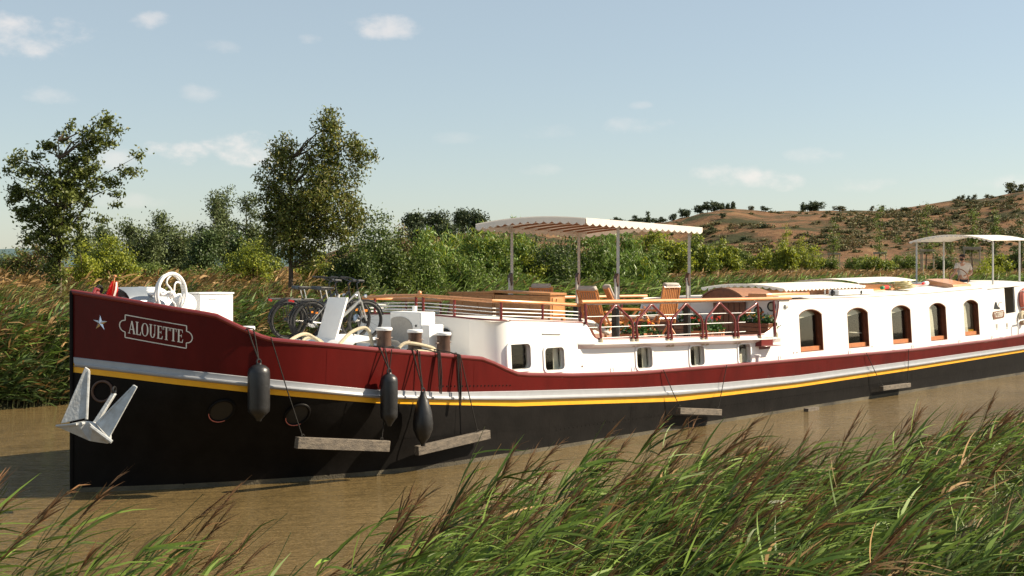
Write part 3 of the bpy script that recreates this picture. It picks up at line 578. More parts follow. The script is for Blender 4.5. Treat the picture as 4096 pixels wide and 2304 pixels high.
def reed_bed(name, base, H, rg, wind, nleaf, LL, LW, plume, mats, label, lean=.55, stalk_w=.012, strands=34, pl=.26, leafup=(.2, .9), strand_w=.005, dry=.05, lseg=4, spread=.55):
    n = len(base); Vs = []; Fs = []; Ms = []; off = 0
    def push(V, F, m):
        nonlocal off
        Vs.append(V); Fs.append(F + off); Ms.append(m if isinstance(m, np.ndarray) else np.full(len(F), m)); off += len(V)
    la = lean * rg.uniform(.5, 1.4, n); wa = wind + rg.normal(size=n) * .25
    wv_ = np.stack([np.cos(wa), np.sin(wa), np.zeros(n)], 1)
    isdry = rg.uniform(size=n) < dry
    def stem(idx, f): # point on the stem at fraction f
        z = f * H[idx]; hx = la[idx] * H[idx] * f ** 2.2
        p = base[idx] + wv_[idx] * hx[:, None]; p[:, 2] += z * (1 - .12 * f * la[idx]); return p
    # stalks as two crossed thin ribbons
    up = np.tile(np.array([[0, 0, 1.0]]), (n, 1))
    ts = np.linspace(0, 1, 7)
    for axis in (0, 1):
        c = np.stack([stem(np.arange(n), np.full(n, f)) for f in ts], 1)
        sd_ = np.array([1.0, .3, 0]) if axis == 0 else np.array([0, 1.0, .5])
        w_ = sd_[None, None, :] * (stalk_w * np.linspace(1, .5, 7))[None, :, None] / 2
        V = np.stack([c - w_, c + w_], 2).reshape(-1, 3); k = 14; b0 = ((np.arange(n) * k)[:, None] + (np.arange(6) * 2)[None, :]).ravel()
        push(V, np.stack([b0, b0 + 1, b0 + 3, b0 + 2], 1), np.repeat(np.where(isdry, 2, 1), 6))
    # leaves
    idx = np.repeat(np.arange(n), nleaf); f = rg.uniform(leafup[0], leafup[1], len(idx)) ** .8
    a = wa[idx] + rg.normal(size=len(idx)) * spread; e = rg.uniform(.12, 1.1, len(idx))
    D = np.stack([np.cos(a) * np.cos(e), np.sin(a) * np.cos(e), np.sin(e)], 1)
    V, F = ribbons(stem(idx, f), D, LL * rg.uniform(.5, 1.3, len(idx)), LW * rg.uniform(.5, 1.2, len(idx)), rg.uniform(.0, .55, len(idx)), lseg, rg, drift=wv_[idx] * .05)
    push(V, F, np.repeat(np.where(isdry[idx] | (rg.uniform(size=len(idx)) < .03), 2, 0), lseg))
    # plumes
    hp = np.where(rg.uniform(size=n) < plume)[0]
    if len(hp):
        idx = np.repeat(hp, strands); f = 1 - rg.uniform(0, 1, len(idx)) * (pl / H[idx]); root = stem(idx, f)
        a = wa[idx] + rg.normal(size=len(idx)) * .3
        sl_ = np.arctan2(1.0, la[idx] * 2.0) + rg.normal(size=len(idx)) * .13 - .10
        D = np.stack([np.cos(a) * np.cos(sl_), np.sin(a) * np.cos(sl_), np.sin(sl_)], 1)
        V, F = ribbons(root, D, pl * .75 * rg.uniform(.4, 1.1, len(idx)), np.full(len(idx), strand_w) * rg.uniform(.6, 1.6, len(idx)), rg.uniform(0, .45, len(idx)), 2, rg, prof=np.array([1, .9, .1]))
        push(V, F, 3)
    o = np_mesh(name, np.concatenate(Vs), np.concatenate(Fs), mats, np.concatenate(Ms)); tag(o, label, 'reeds' if 'reed' in name else 'vegetation', None, 'stuff'); return o
def bed_points(n, p0, p1, q0, q1, rg, dens=None):
    p = rg.uniform(p0, p1, n); q = rg.uniform(q0, q1, n)
    X = -.7304 * p + .683 * q; Y = .683 * p + .7304 * q
    return X, Y, p, q
rg = np.random.default_rng(42)
# near bank: dense from the middle of the picture to the right, thin on the left
X, Y, p, q = bed_points(9600, 1.0, 7.0, -.5, 16, rg)
px = 2048 + FPX * X / np.maximum(Y, .1)
pmax = np.interp(px, [-900, 300, 900, 1300, 1700, 2500, 3300, 3800, 4300], [6.5, 6.4, 6.1, 6.2, 6.6, 5.9, 5.15, 4.7, 4.4])
dens = np.interp(px, [-900, 50, 330, 950, 1250, 1600, 2500, 4300], [.60, .50, .10, .12, .32, .66, .72, .66])
clump = vnoise(X * 2.1 + 5, Y * 2.1) * .75 + .8
keep = (px > -1000) & (px < 4350) & (Y > 5.2) & (p < pmax) & (p > pmax - 3.2) & (rg.uniform(size=len(X)) < dens * clump)
X, Y, px = X[keep], Y[keep], px[keep]
ztop = np.interp(px, [-300, 100, 700, 1200, 1600, 2200, 2700, 3100, 3600, 4300], [2.24, 2.18, 2.0, 2.0, 2.08, 2.04, 2.12, 2.02, 2.05, 2.2])
Zb = np.clip(gh(X, Y), -.1, 2); H = ztop * 1.03 - Zb + rg.normal(size=len(X)) * .14 + .16 * vnoise(X * 1.9 + 2, Y * 1.4) - .12
base = np.stack([X, Y, Zb], 1)
reed_bed('near_reeds', base, H, rg, R(6), 27, .34, .0165, .30, [M['reedleaf'], M['stalk'], M['dryreed'], M['plume']], 'wind-bent green common reeds with brown plumes along the near bank', lean=.42, stalk_w=.009, dry=.05)
# low weeds and fine grass at the foot of the near bank, bottom right
X = rg.uniform(.8, 4.2, 2600); Y = rg.uniform(5.0, 9.5, 2600); px = 2048 + FPX * X / Y; pp = -.7304 * X + .683 * Y
k_ = (px < 4300) & (pp < 4.2) & (pp > .5); X, Y = X[k_], Y[k_]
base = np.stack([X, Y, np.clip(gh(X, Y), 0, 2)], 1); Hh = np.interp(X / Y, [.1, .3, .45], [.3, .75, 1.0]) * rg.uniform(.5, 1.1, len(X))
reed_bed('near_weeds', base, Hh, rg, R(20), 9, .22, .010, .25, [M['midleaf'], M['stalk'], M['dryreed'], M['brownleaf']], 'fine weeds and seeding grasses at the lower right corner of the near bank', lean=.4, stalk_w=.005, dry=.2, strands=14, pl=.12, strand_w=.006, lseg=3)
# far bank fringe
def farbed(name, n, p0, p1, q0, q1, h0, h1, label, mats, nleaf=8, plume=.3, LL=.5, LW=.035, lean=.35, dry=.08, sw=.02, strands=10, thr=-.9):
    X, Y, p, q = bed_points(n, p0, p1, q0, q1, rg); px = 2048 + FPX * X / Y
    k_ = (px > -150) & (px < 4250) & (vnoise(X * .9, Y * .9) > thr); X, Y = X[k_], Y[k_]
    base = np.stack([X, Y, gh(X, Y) - .05], 1); H = np.maximum(rg.uniform(h0, h1, len(X)) + .22 * vnoise(X * .7, Y * .7) - base[:, 2], .3)   # h0, h1: height of the tops above the water
    return reed_bed(name, base, H, rg, R(15), nleaf, LL, LW, plume, mats, label, lean=lean, stalk_w=sw, dry=dry, strands=strands, pl=.3, strand_w=.02, lseg=2, leafup=(.1, .98), spread=.8)
FM = [M['reedleaf2'], M['stalk'], M['dryreed'], M['plume']]
farbed('far_reeds', 3600, 28.9, 31.2, 12, 36, 1.6, 2.55, 'green reeds and bank herbs along the far waterline', FM, nleaf=12, LL=.45, LW=.06, plume=.2, dry=.12)
farbed('far_reeds', 5200, 28.9, 32.5, 30, 90, 2.3, 2.95, 'dark green reed belt on the far bank behind the barge cabin', [M['reedleaf'], M['stalk'], M['dryreed'], M['plume']], nleaf=9, LL=.6, LW=.055, plume=.1, dry=.03)
farbed('far_meadow', 6500, 31.2, 40, 12, 60, 2.3, 2.75, 'straw-coloured and green tall grass on the far bank behind the bow', [M['meadow'], M['dryreed'], M['drygrass'], M['plume']], nleaf=8, LL=.38, LW=.026, plume=.25, dry=.3, lean=.35)
farbed('waterline_herbs', 3800, 28.65, 30.0, 12, 40, .25, 1.3, 'low herbs hanging over the far waterline left of the bow', [M['darkleaf'], M['stalk'], M['dryreed'], M['plume']], nleaf=12, LL=.4, LW=.06, plume=0, dry=.1, lean=.5)
farbed('far_herbs', 6500, 31.0, 39, 12, 60, 2.1, 2.8, 'green leafy herbs among the dry grass on the far bank', [M['midleaf'], M['stalk'], M['dryreed'], M['plume']], nleaf=9, LL=.35, LW=.055, plume=.1, dry=.1, thr=.0)
farbed('plain_grass', 9000, 38, 90, 10, 130, 2.9, 3.15, 'dry grass covering the plain behind the far bank', [M['drygrass'], M['dryreed'], M['dryreed'], M['drygrass']], nleaf=4, LL=.5, LW=.09, plume=0, dry=.6, lean=.5, sw=.05)

# ------------------------------------------------------------------ the barge (local axes: s aft from the stem, t towards the near side, z above water)
barge = empty('barge', (BX, BY, 0), PHI, 'long white, dark red and black canal barge with a yellow line', 'barge')
def L3(s, t, z): return (s, -t, z)
HW = 2.35
def plan(s, L, p, W=HW):
    if s < L: return W * (1 - (1 - max(s, 0) / L) ** p)
    if s > 31: return W * math.sqrt(max(0, 1 - ((s - 31) / 6.2) ** 2))
    return W
def dplan(s): return plan(s, 3.8, 2.4)
def ztop(s): return interp(s, [(0, 2.958), (.61, 2.798), (.96, 2.707), (1.36, 2.618), (1.42, 2.60), (1.59, 2.487), (1.8, 2.366), (2.02, 2.255), (2.10, 2.238), (2.3, 2.212), (3.79, 2.032), (5.0, 1.90), (6.2, 1.76), (6.32, 1.735), (7.0, 1.47), (7.2, 1.43), (8.6, 1.33), (10.5, 1.25), (14.9, 1.196), (22.7, 1.132), (28, 1.17), (30.4, 1.22), (36, 1.6)])
def zsil(s): return interp(s, [(0, 2.0), (1.0, 1.83), (2.0, 1.67), (3.8, 1.405), (5.4, 1.25), (7.1, 1.15), (10.5, .968), (13.5, .87), (16.6, .826), (22.7, .856), (30.4, .919), (36, 1.25)])
def zyel(s): return interp(s, [(0, 1.775), (1.0, 1.60), (2.0, 1.44), (3.9, 1.18), (7.1, .878), (11.9, .592), (16.6, .55), (22.7, .60), (30.4, .708), (36, 1.0)])
def hullt(s, z):
    zs = zsil(s); k = min(max(z / zs, -.3), 1); k = k * k * (3 - 2 * k) if k > 0 else 0
    lo = plan(s, 5.8, 1.9, HW - .06); hi = dplan(s)
    t = lo + (hi - lo) * k
    if z > zs: t += .05 * min(1, s / 2) * (z - zs)
    return max(t, .0)
LEN = 37.0
SS = [3.8 * (i / 34) ** 1.7 for i in range(34)] + [3.8 + i * .3 for i in range(91)] + [31.1 + i * .35 for i in range(17)]
hb = MB()
for side in (1, -1):
    levels = []
    for s in SS:
        zt, zs, zy = ztop(s), zsil(s), zyel(s); zm = zs - (zs - zy) * .6
        zz = [-.5, 0, .07] + [.07 + (zy - .07) * f for f in (.2, .4, .6, .8, 1)] + [zm, zs] + [zs + (zt - zs) * f for f in (.25, .5, .75, 1)]
        levels.append([L3(s, side * (hullt(s, z) + .012 * (1 if s > .02 else 0)), z) for z in zz])
    n = len(levels[0])
    vs = [p for r in levels for p in r]; b0 = len(hb.v); hb.v += vs
    for i in range(len(levels) - 1):
        for k in range(n - 1):
            f = (b0 + i * n + k, b0 + i * n + k + 1, b0 + (i + 1) * n + k + 1, b0 + (i + 1) * n + k)
            hb.f.append(f); hb.m.append({0: 3, 1: 3}.get(k, 1 if k < 7 else (2 if k == 7 else (2 if k == 8 else 0))))
hull = hb.build('hull', [M['hullred'], M['hullblack'], M['yellow'], M['scum']], barge, smooth=25, recalc=False)
# stem bar
mb = MB(); mb.tube([L3(-.015, 0, -.5), L3(-.015, 0, 1.2), L3(-.02, 0, 2.97)], .028, 8); mb.build('stem_bar', M['hullblack'], hull)
# silver rubbing strake, both sides
for side in (1, -1):
    rows = []
    for s in SS:
        zs, zy = zsil(s), zyel(s); h = (zs - zy) * .62; base = hullt(s, zs) + .012
        pr = [(0, 0), (.018, -.010), (.020, -.52 * h), (.024, -.58 * h), (.042, -.66 * h), (.048, -.78 * h), (.040, -.92 * h), (.02, -1.0 * h), (0, -1.02 * h)]
        rows.append([L3(s, side * (base + a), zs + b_) for a, b_ in pr])
    MB().sheet(rows).build('rubbing_strake', M['silver'], barge, smooth=30)
    # gunwale roll and covering board
    MB().tube([L3(s, side * (hullt(s, ztop(s)) - .01), ztop(s)) for s in SS], .042, 10).build('gunwale', M['redtrim'], barge)
def deckz(s): return min(ztop(s) - .035, 2.03) if s < 6.6 else ztop(s) - .02
rows = []
for s in [x for x in SS if .25 < x < 7.3]:
    w_ = dplan(s) - .03; rows.append([L3(s, w_ * f, deckz(s) + .10 * (1 - f * f)) for f in (-1, -.8, -.6, -.4, -.2, 0, .2, .4, .6, .8, 1)])
MB().sheet(rows).build('foredeck', M['offwhite'], barge)
for side in (1, -1):
    rows = [[L3(s, side * (hullt(s, ztop(s)) - .03), ztop(s) + .004), L3(s, side * 1.72, ztop(s) + .01)] for s in SS if 6.2 < s < 32]
    MB().sheet(rows).build('side_deck', M['redtrim'], barge)
# rivets: small domes along seams on the red and black plating
rv = MB()
for s in np.arange(5.2, 7.0, .09):
    z = zsil(s) + .10; t = hullt(s, z) + .014; rv.box(L3(s, t, z), (.02, .015, .02))
for s in np.arange(8.2, 22, .12):
    z = .36 + .0 * s; t = hullt(s, z) + .012; rv.box(L3(s, t, z), (.018, .012, .018))
rv.build('rivet_row', M['hullblack'], hull, smooth=0)
# plate seams: narrow butt straps and a lap along the black plating
def strap(s0, s1, z0f, z1f, n_, mt):
    rows = []
    for i in range(n_ + 1):
        f = i / n_; a_ = []
        for k in (0, 1):
            s = s0 if s0 == s1 else s0 + (s1 - s0) * f
            if s0 == s1: z = z0f(s) + (z1f(s) - z0f(s)) * f; p_ = L3(s + .022 * k, hullt(s + .022 * k, z) + .0145, z)
            else: z = z0f(s) + .018 * k; p_ = L3(s, hullt(s, z) + .0145, z)
            a_.append(p_)
        rows.append(a_)
    MB().sheet(rows).build('plate_seam', mt, hull)
for s in (1.3, 3.3, 5.6, 8.0, 10.4, 12.9, 15.3, 17.8, 20.2, 22.6, 25.1, 27.5): strap(s, s, lambda s: .06, lambda s: zyel(s) - .02, 10, M['hullblack'])
strap(.3, 31, lambda s: .05 + zyel(s) * .45, None, 120, M['hullblack'])
for s in (2.9, 6.0, 9.3, 12.2, 15.1, 18.0, 21, 24, 27): strap(s, s, lambda s: zsil(s) + .01, lambda s: ztop(s) - .05, 6, M['hullred'])
# portholes of the fore cabin
def hull_frame(s, z):
    e = .02; t = hullt(s, z); p = Vector(L3(s, t, z)); ds = (Vector(L3(s + e, hullt(s + e, z), z)) - p).normalized(); dz = (Vector(L3(s, hullt(s, z + e), z + e)) - p).normalized()
    n_ = dz.cross(ds).normalized()
    if n_.y > 0: n_ = -n_
    return p, Matrix((ds, n_.cross(ds) * -1 if False else dz, n_)).transposed()
for (s, z) in ((2.55, 1.10), (1.55, 1.20)):
    p, Mx = hull_frame(s, z)
    o = MB().torus(p + Mx @ Vector((0, 0, .02)), .18, .022, Mx, 32, 8).build('porthole', M['hullblack'], barge)
    MB().lathe([(.165, 0), (.165, .012)], p + Mx @ Vector((0, 0, .004)), 28, Mx).build('pane', M['darksteel'], o)
    MB().torus(p + Mx @ Vector((0, 0, .034)), .178, .009, Mx, 16, 6, R(190), R(300)).build('rim_arc', M['ringred'], o)  # red arc over part of the porthole rim
# hawse ring behind the anchor
p, Mx = hull_frame(.28, 1.5); MB().torus(p + Mx @ Vector((0, 0, .02)), .15, .02, Mx, 28, 8).build('hawse_ring', M['bollard'], barge)
# ---- name and star, laid on the plating
def on_hull_pts(s0, z0, slope, pts, off, arc=True):
    """pts (a,b): metres along the plating and up; returns local points standing off the hull"""
    out = []
    # arc length table along the plating at z0
    ts = [s0]; acc = [0.0]; s = s0
    while acc[-1] < 2.6:
        s2 = s + .01; acc.append(acc[-1] + math.hypot(.01, hullt(s2, z0) - hullt(s, z0))); ts.append(s2); s = s2
    tneg = [s0]; aneg = [0.0]; s = s0
    while aneg[-1] > -.4 and s > .012:
        s2 = s - .01; aneg.append(aneg[-1] - math.hypot(.01, hullt(s2, z0) - hullt(s, z0))); tneg.append(s2); s = s2
    A = list(reversed(aneg[1:])) + acc; T = list(reversed(tneg[1:])) + ts
    for a, b_ in pts:
        s = float(np.interp(a, A, T)); z = z0 + slope * a + b_; t = hullt(s, z)
        e = .02; tx, ty = e, hullt(s + e, z) - t; l = math.hypot(tx, ty); nx, ny = -ty / l, tx / l
        out.append(L3(s + nx * off, t + ny * off, z))
    return out
def hull_shape(mb, polys, s0, z0, slope, off):
    for poly in polys:
        # densify
        P = []
        for i in range(len(poly)):
            a, b_ = poly[i], poly[(i + 1) % len(poly)]; k = max(1, int(math.hypot(a[0] - b_[0], a[1] - b_[1]) / .08))
            P += [(a[0] + (b_[0] - a[0]) * j / k, a[1] + (b_[1] - a[1]) * j / k) for j in range(k)]
        f = on_hull_pts(s0, z0, slope, P, off); g_ = on_hull_pts(s0, z0, slope, P, .008); n = len(P)
        mb.add(f + g_, [tuple(range(n))] + [(i, (i + 1) % n, n + (i + 1) % n, n + i) for i in range(n)])
def bar(x0, y0, x1, y1, w_):
    dx, dy = x1 - x0, y1 - y0; l = math.hypot(dx, dy); nx, ny = -dy / l * w_ / 2, dx / l * w_ / 2
    return [(x0 + nx, y0 + ny), (x0 - nx, y0 - ny), (x1 - nx, y1 - ny), (x1 + nx, y1 + ny)]
def arcband(cx, cy, rx, ry, a0, a1, w0, w1, n=14):
    out = []; inn = []
    for i in range(n + 1):
        a = R(a0 + (a1 - a0) * i / n); ww = w0 + (w1 - w0) * abs(math.cos(a)); out.append((cx + (rx) * math.cos(a), cy + ry * math.sin(a))); inn.append((cx + (rx - ww) * math.cos(a), cy + (ry - w0 * .9) * math.sin(a)))
    return [[out[i], out[i + 1], inn[i + 1], inn[i]] for i in range(n)]
TH_, TN, SF = .16, .055, .045     # thick stroke, thin stroke, serif height (letter height = 1)
def serif(x, y, w_): return [(x - w_ / 2, y), (x + w_ / 2, y), (x + w_ / 2, y + SF), (x - w_ / 2, y + SF)]
def glyph(c):
    if c == 'A': return .82, [bar(.12, .03, .42, .99, TN + .01), bar(.42, .96, .70, .03, TH_), bar(.2, .34, .58, .34, TN), serif(.12, 0, .26), serif(.70, 0, .30)]
    if c == 'L': return .66, [bar(.2, 0, .2, 1, TH_), serif(.2, 1 - SF, .32), bar(.2, .028, .6, .028, TN), [(.5, .0), (.62, 0), (.64, .28), (.6, .28)]]
    if c == 'O': return .90, arcband(.44, .5, .40, .51, 0, 360, TN, TH_, 28)
    if c == 'U': return .86, [bar(.2, .32, .2, 1, TH_), bar(.66, .32, .66, 1, TN), serif(.2, 1 - SF, .32), serif(.66, 1 - SF, .26)] + arcband(.405, .32, .285, .34, 180, 360, TN + .02, TH_ * .9, 14)
    if c == 'E': return .72, [bar(.2, 0, .2, 1, TH_), serif(.16, 1 - SF, .24), serif(.16, 0, .24), bar(.2, .972, .62, .972, TN), bar(.2, .028, .64, .028, TN), bar(.2, .52, .5, .52, TN), [(.56, 1), (.62, 1), (.64, .76), (.6, .76)], [(.52, 0), (.64, 0), (.68, .26), (.64, .26)], bar(.51, .40, .51, .64, .04)]
    if c == 'T': return .78, [bar(.38, 0, .38, 1, TH_), serif(.38, 0, .34), bar(.04, .972, .72, .972, TN), [(.02, 1), (.08, 1), (.10, .74), (.06, .74)], [(.68, 1), (.74, 1), (.70, .74), (.66, .74)]]
def hull_at_px(px, py):   # where the plating stands in the direction of the name (used once to site the letters)
    best = None
    for s in np.arange(0.02, 3.6, .01):
        z = 2.4
        for _ in range(4):
            p = W3(s, hullt(s, z), 0); z = EYE - (py - HZ) * p.y / FPX
        e = abs(2048 + FPX * p.x / p.y - px)
        if best is None or e < best[0]: best = (e, s, z)
    return best[1], best[2]
sa, za = hull_at_px(478, 1300); sb, zb = hull_at_px(768, 1352)
arc = 0; s = sa
while s < sb: arc += math.hypot(.005, hullt(s + .005, 2.4) - hullt(s, 2.4)); s += .005
slope = (zb - za) / arc; word = 'ALOUETTE'; adv = sum(glyph(c)[0] for c in word)
LH = .19; x0 = .145 * arc / 1.2; kx = (arc - 2 * x0) / adv
nm = MB(); x = x0
for c in word:
    a_, gl_ = glyph(c); hull_shape(nm, [[(x + q[0] * kx, (q[1] - .5) * LH) for q in g_] for g_ in gl_], sa, za, slope, .016); x += a_ * kx
plate = empty('name_plate', (0, 0, 0)); plate.parent = barge
nm.build('letters', M['ivory'], plate, smooth=0)
bd = MB(); hh = .165; inset = .085; rc = .085; LWd = .014
out = []
outline = [(inset, hh), (arc - inset, hh)]
def arcp(cx, cy, r, a0, a1, n=8): return [(cx + r * math.cos(R(a0 + (a1 - a0) * i / n)), cy + r * math.sin(R(a0 + (a1 - a0) * i / n))) for i in range(n + 1)]
outline = [(inset, hh), (arc - inset, hh), (arc - inset, rc + .01)] + [(a_, b_) for a_, b_ in arcp(arc - inset, 0, rc + .0, 90, -90, 10)] + [(arc - inset, -rc - .01), (arc - inset, -hh), (inset, -hh), (inset, -rc - .01)] + arcp(inset, 0, rc, 270, 90, 10) + [(inset, rc + .01)]
for i in range(len(outline)):
    a_, b_ = outline[i], outline[(i + 1) % len(outline)]
    if math.hypot(a_[0] - b_[0], a_[1] - b_[1]) > 1e-4: hull_shape(bd, [bar(*a_, *b_, LWd)], sa, za, slope, .018)
bd.build('border', M['ivory'], plate, smooth=0)
ss_, zs_ = hull_at_px(402, 1292); st_ = MB()
pts = []
for i in range(10):
    a_ = R(90 + 36 * i - 0); r_ = .115 if i % 2 == 0 else .044; pts.append((r_ * math.cos(a_), r_ * math.sin(a_)))
rim = on_hull_pts(ss_, zs_, -.1, pts, .010); ctr = on_hull_pts(ss_, zs_, -.1, [(0, 0)], .045)
st_.add(rim + ctr, [(i, (i + 1) % 10, 10) for i in range(10)])
st_.build('star_emblem', M['chrome'], barge, smooth=0)

# ---- superstructure: front of the saloon (rounded), side walls with window openings
LEAN = .10
def wallp(s, z, d): return L3(s, 2.06 - LEAN * (z - 1.3) * .6 - d, z)
def wallm(s, z, d): return L3(s, -(2.06 - LEAN * (z - 1.3) * .6 - d), z)
TOPP = [(7.3, 2.372), (8.2, 2.335), (9.15, 2.275), (9.33, 2.262), (9.45, 2.225), (9.53, 2.15), (9.60, 2.04), (9.68, 1.965), (9.80, 1.93), (10.5, 1.905), (12.3, 1.862), (14.0, 1.82), (15.3, 1.79), (15.75, 1.80), (16.02, 1.87), (16.22, 2.0), (16.36, 2.2), (16.44, 2.4), (16.47, 2.565)]
AFT = [(18.5, 2.562), (21.1, 2.568), (24.5, 2.61), (28.1, 2.70), (28.45, 2.712), (28.46, 2.66), (29.75, 2.70), (29.76, 1.9), (30.55, 1.93), (30.56, 2.72), (31.4, 2.76), (33, 2.85)]
TOP = TOPP + AFT
def rr4(s0, s1, z0, z1, r, n=4):
    out = []
    for cx, cz, a0 in ((s1 - r, z0 + r, -90), (s1 - r, z1 - r, 0), (s0 + r, z1 - r, 90), (s0 + r, z0 + r, 180)):
        out += [(cx + r * math.cos(R(a0 + 90 * i / n)), cz + r * math.sin(R(a0 + 90 * i / n))) for i in range(n + 1)]
    return out
SMALL = [(7.22, 7.80, 1.49, 1.94), (8.19, 8.73, 1.42, 1.835), (10.95, 11.46, 1.295, 1.71), (12.79, 13.31, 1.245, 1.655), (14.65, 15.13, 1.20, 1.615)]
ARCHW = [(17.33, 18.42, 1.31, 2.20), (19.68, 20.78, 1.295, 2.185), (22.10, 23.22, 1.285, 2.195), (24.39, 25.46, 1.28, 2.215), (26.67, 27.72, 1.33, 2.26)]
def archpoly(s0, s1, z0, z1, rise=.13, n=10):
    return [(s0, z0), (s1, z0)] + [(s1 + (s0 - s1) * i / n, z1 + rise * (1 - (2 * i / n - 1) ** 2) ** .8) for i in range(n + 1)]
bot = [(s, ztop(s) - .06) for s in [33, 31.5, 30, 28, 26, 24, 22, 20, 18, 16, 14, 12, 10.5, 9.3, 8.2, 7.3]]
outer = TOP + bot
holes = [rr4(*w_, .085) for w_ in SMALL] + [archpoly(*w_) for w_ in ARCHW]
sw_ = MB().panel(outer, holes, wallp, 0, .05).build('deckhouse_side', M['white'], barge, smooth=25)
MB().panel(outer, [], wallm, 0, .05).build('deckhouse_side', M['white'], barge, smooth=25)
# rounded front
path = [(7.3, 2.06)] ; 
for i in range(0, 11):
    a_ = R(90 + 90 * i / 10 * .93); path.append((7.3 + .42 * math.cos(a_), 1.64 + .42 * math.sin(a_)))
path += [(6.80 - .0 * k, 1.5 - k * .1) for k in range(0, 1)]
for i in range(0, 16):
    t = 1.5 - 3.0 * i / 15; path.append((6.80 + .0 * t, t))
path2 = []
for i in range(0, 11):
    a_ = R(180 + 7 + 83 * i / 10); path2.append((7.3 + .42 * math.cos(a_), -1.64 + .42 * math.sin(a_)))
path = path + path2 + [(7.3, -2.06)]
def camb(t): return .075 * (1 - (t / 2.06) ** 2)
rows = []
for (s, t) in path:
    k_ = 1 - LEAN * .6 / 2.06 * 0; rows.append([L3(s, t * (1 - .03 * (z - 1.3) * .97), z) for z in [ztop(6.4) - .3, 1.7, 2.0, 2.25, 2.372 + camb(t)]])
MB().sheet(rows).build('deckhouse_front', M['white'], barge, smooth=50)
# fore deck roof with camber and red edge trim
def roofmesh(s0, s1, zf, cam_, wd, name, m, n=14, nt_=12):
    rows = [[L3(s0 + (s1 - s0) * i / n, wd * (2 * j / nt_ - 1), zf(s0 + (s1 - s0) * i / n) + cam_ * (1 - (2 * j / nt_ - 1) ** 2)) for j in range(nt_ + 1)] for i in range(n + 1)]
    return MB().sheet(rows).build(name, m, barge)
roofmesh(6.85, 9.35, lambda s: interp(s, TOP) - .012 if s > 7.3 else 2.365, .075, 2.0, 'fore_roof', M['offwhite'])
trim = [(x_, y_) for x_, y_ in path]
MB().tube([L3(s, t * .97, 2.378 + camb(t)) for s, t in path], .018, 6).build('edge_trim', M['redtrim'], barge)
MB().tube([wallp(s, z + .006, .012) for s, z in TOPP], .02, 6).build('edge_trim', M['redtrim'], barge)
MB().tube([wallp(s, z + .006, .012) for s, z in [(16.47, 2.565)] + AFT[:4]], .013, 6).build('edge_trim', M['mahog'], barge)
# windows
for (s0, s1, z0, z1) in SMALL:
    f = MB().panel(rr4(s0 - .045, s1 + .045, z0 - .045, z1 + .045, .115), [rr4(s0, s1, z0, z1, .085)], wallp, -.018, .11).build('window', M['white2'], barge, smooth=40)
    MB().prism(rr4(s0, s1, z0, z1, .085), wallp, .075, .082).build('pane', M['glass'], f, smooth=0)
    if s0 > 8 and s0 < 14: MB().panel([(s1 - .17, z0), (s1 - .02, z0), (s1 - .02, z1), (s1 - .17, z1)], [], wallp, .12, .13).build('curtain', M['curtain'], f)
    if s0 > 14: MB().prism([(s0 + .22, z0), (s1, z0), (s1, z1 - .12), (s0 + .34, z1 - .1), (s0 + .25, z1 - .2)], wallp, .12, .13).build('curtain', M['curtain'], f)
for i, (s0, s1, z0, z1) in enumerate(ARCHW):
    o_ = archpoly(s0, s1, z0, z1); inn = archpoly(s0 + .05, s1 - .05, z0 + .10, z1 - .03)
    f = MB().panel(archpoly(s0 - .002, s1 + .002, z0 - .002, z1), [inn], wallp, .10, .17).build('window', M['mahog'], barge, smooth=30)
    MB().panel(archpoly(s0 + .001, s1 - .001, z0 + .001, z1 - .001), [archpoly(s0 + .02, s1 - .02, z0 + .02, z1 - .02)], wallp, .004, .10).build('frame', M['mahog'], f, smooth=30)
    MB().prism(inn, wallp, .13, .137).build('pane', M['glass'], f, smooth=0)
    MB().prism([(s0 + .022, z0 + .015), (s1 - .022, z0 + .015), (s1 - .022, z0 + .115), (s0 + .022, z0 + .115)], wallp, .07, .125).build('sill', M['sill'], f, smooth=0)
    if i >= 3: MB().prism([(s0 + .05, z0 + .1), (s0 + .60, z0 + .1), (s0 + .55, z1 - .3), (s0 + .45, z1 + .06), (s0 + .05, z1 + .02)], wallp, .16, .17).build('curtain', M['curtain'], f)
    else: MB().prism([(s0 + .04, z1 - .12), (s1 - .05, z1 - .02), (s1 - .05, z1 + .08), (s0 + .5, z1 + .12), (s0 + .1, z1 + .06)], wallp, .16, .17).build('curtain', M['curtain'], f)
    if i == 1: MB().prism([(s0 + .45, z0 + .38), (s1, z0 + .33), (s1, z0 + .36), (s0 + .45, z0 + .40)], wallp, .2, .22).build('table_edge', M['curtain'], f)
# near-black sheets for floor and inner partition, added to keep the rooms dark
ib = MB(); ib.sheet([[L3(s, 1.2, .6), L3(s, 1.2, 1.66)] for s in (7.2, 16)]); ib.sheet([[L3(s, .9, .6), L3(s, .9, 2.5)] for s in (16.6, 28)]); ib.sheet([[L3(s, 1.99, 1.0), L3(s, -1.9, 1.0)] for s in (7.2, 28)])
ib.build('dark_room_sheets', M['interior'], barge, smooth=0)
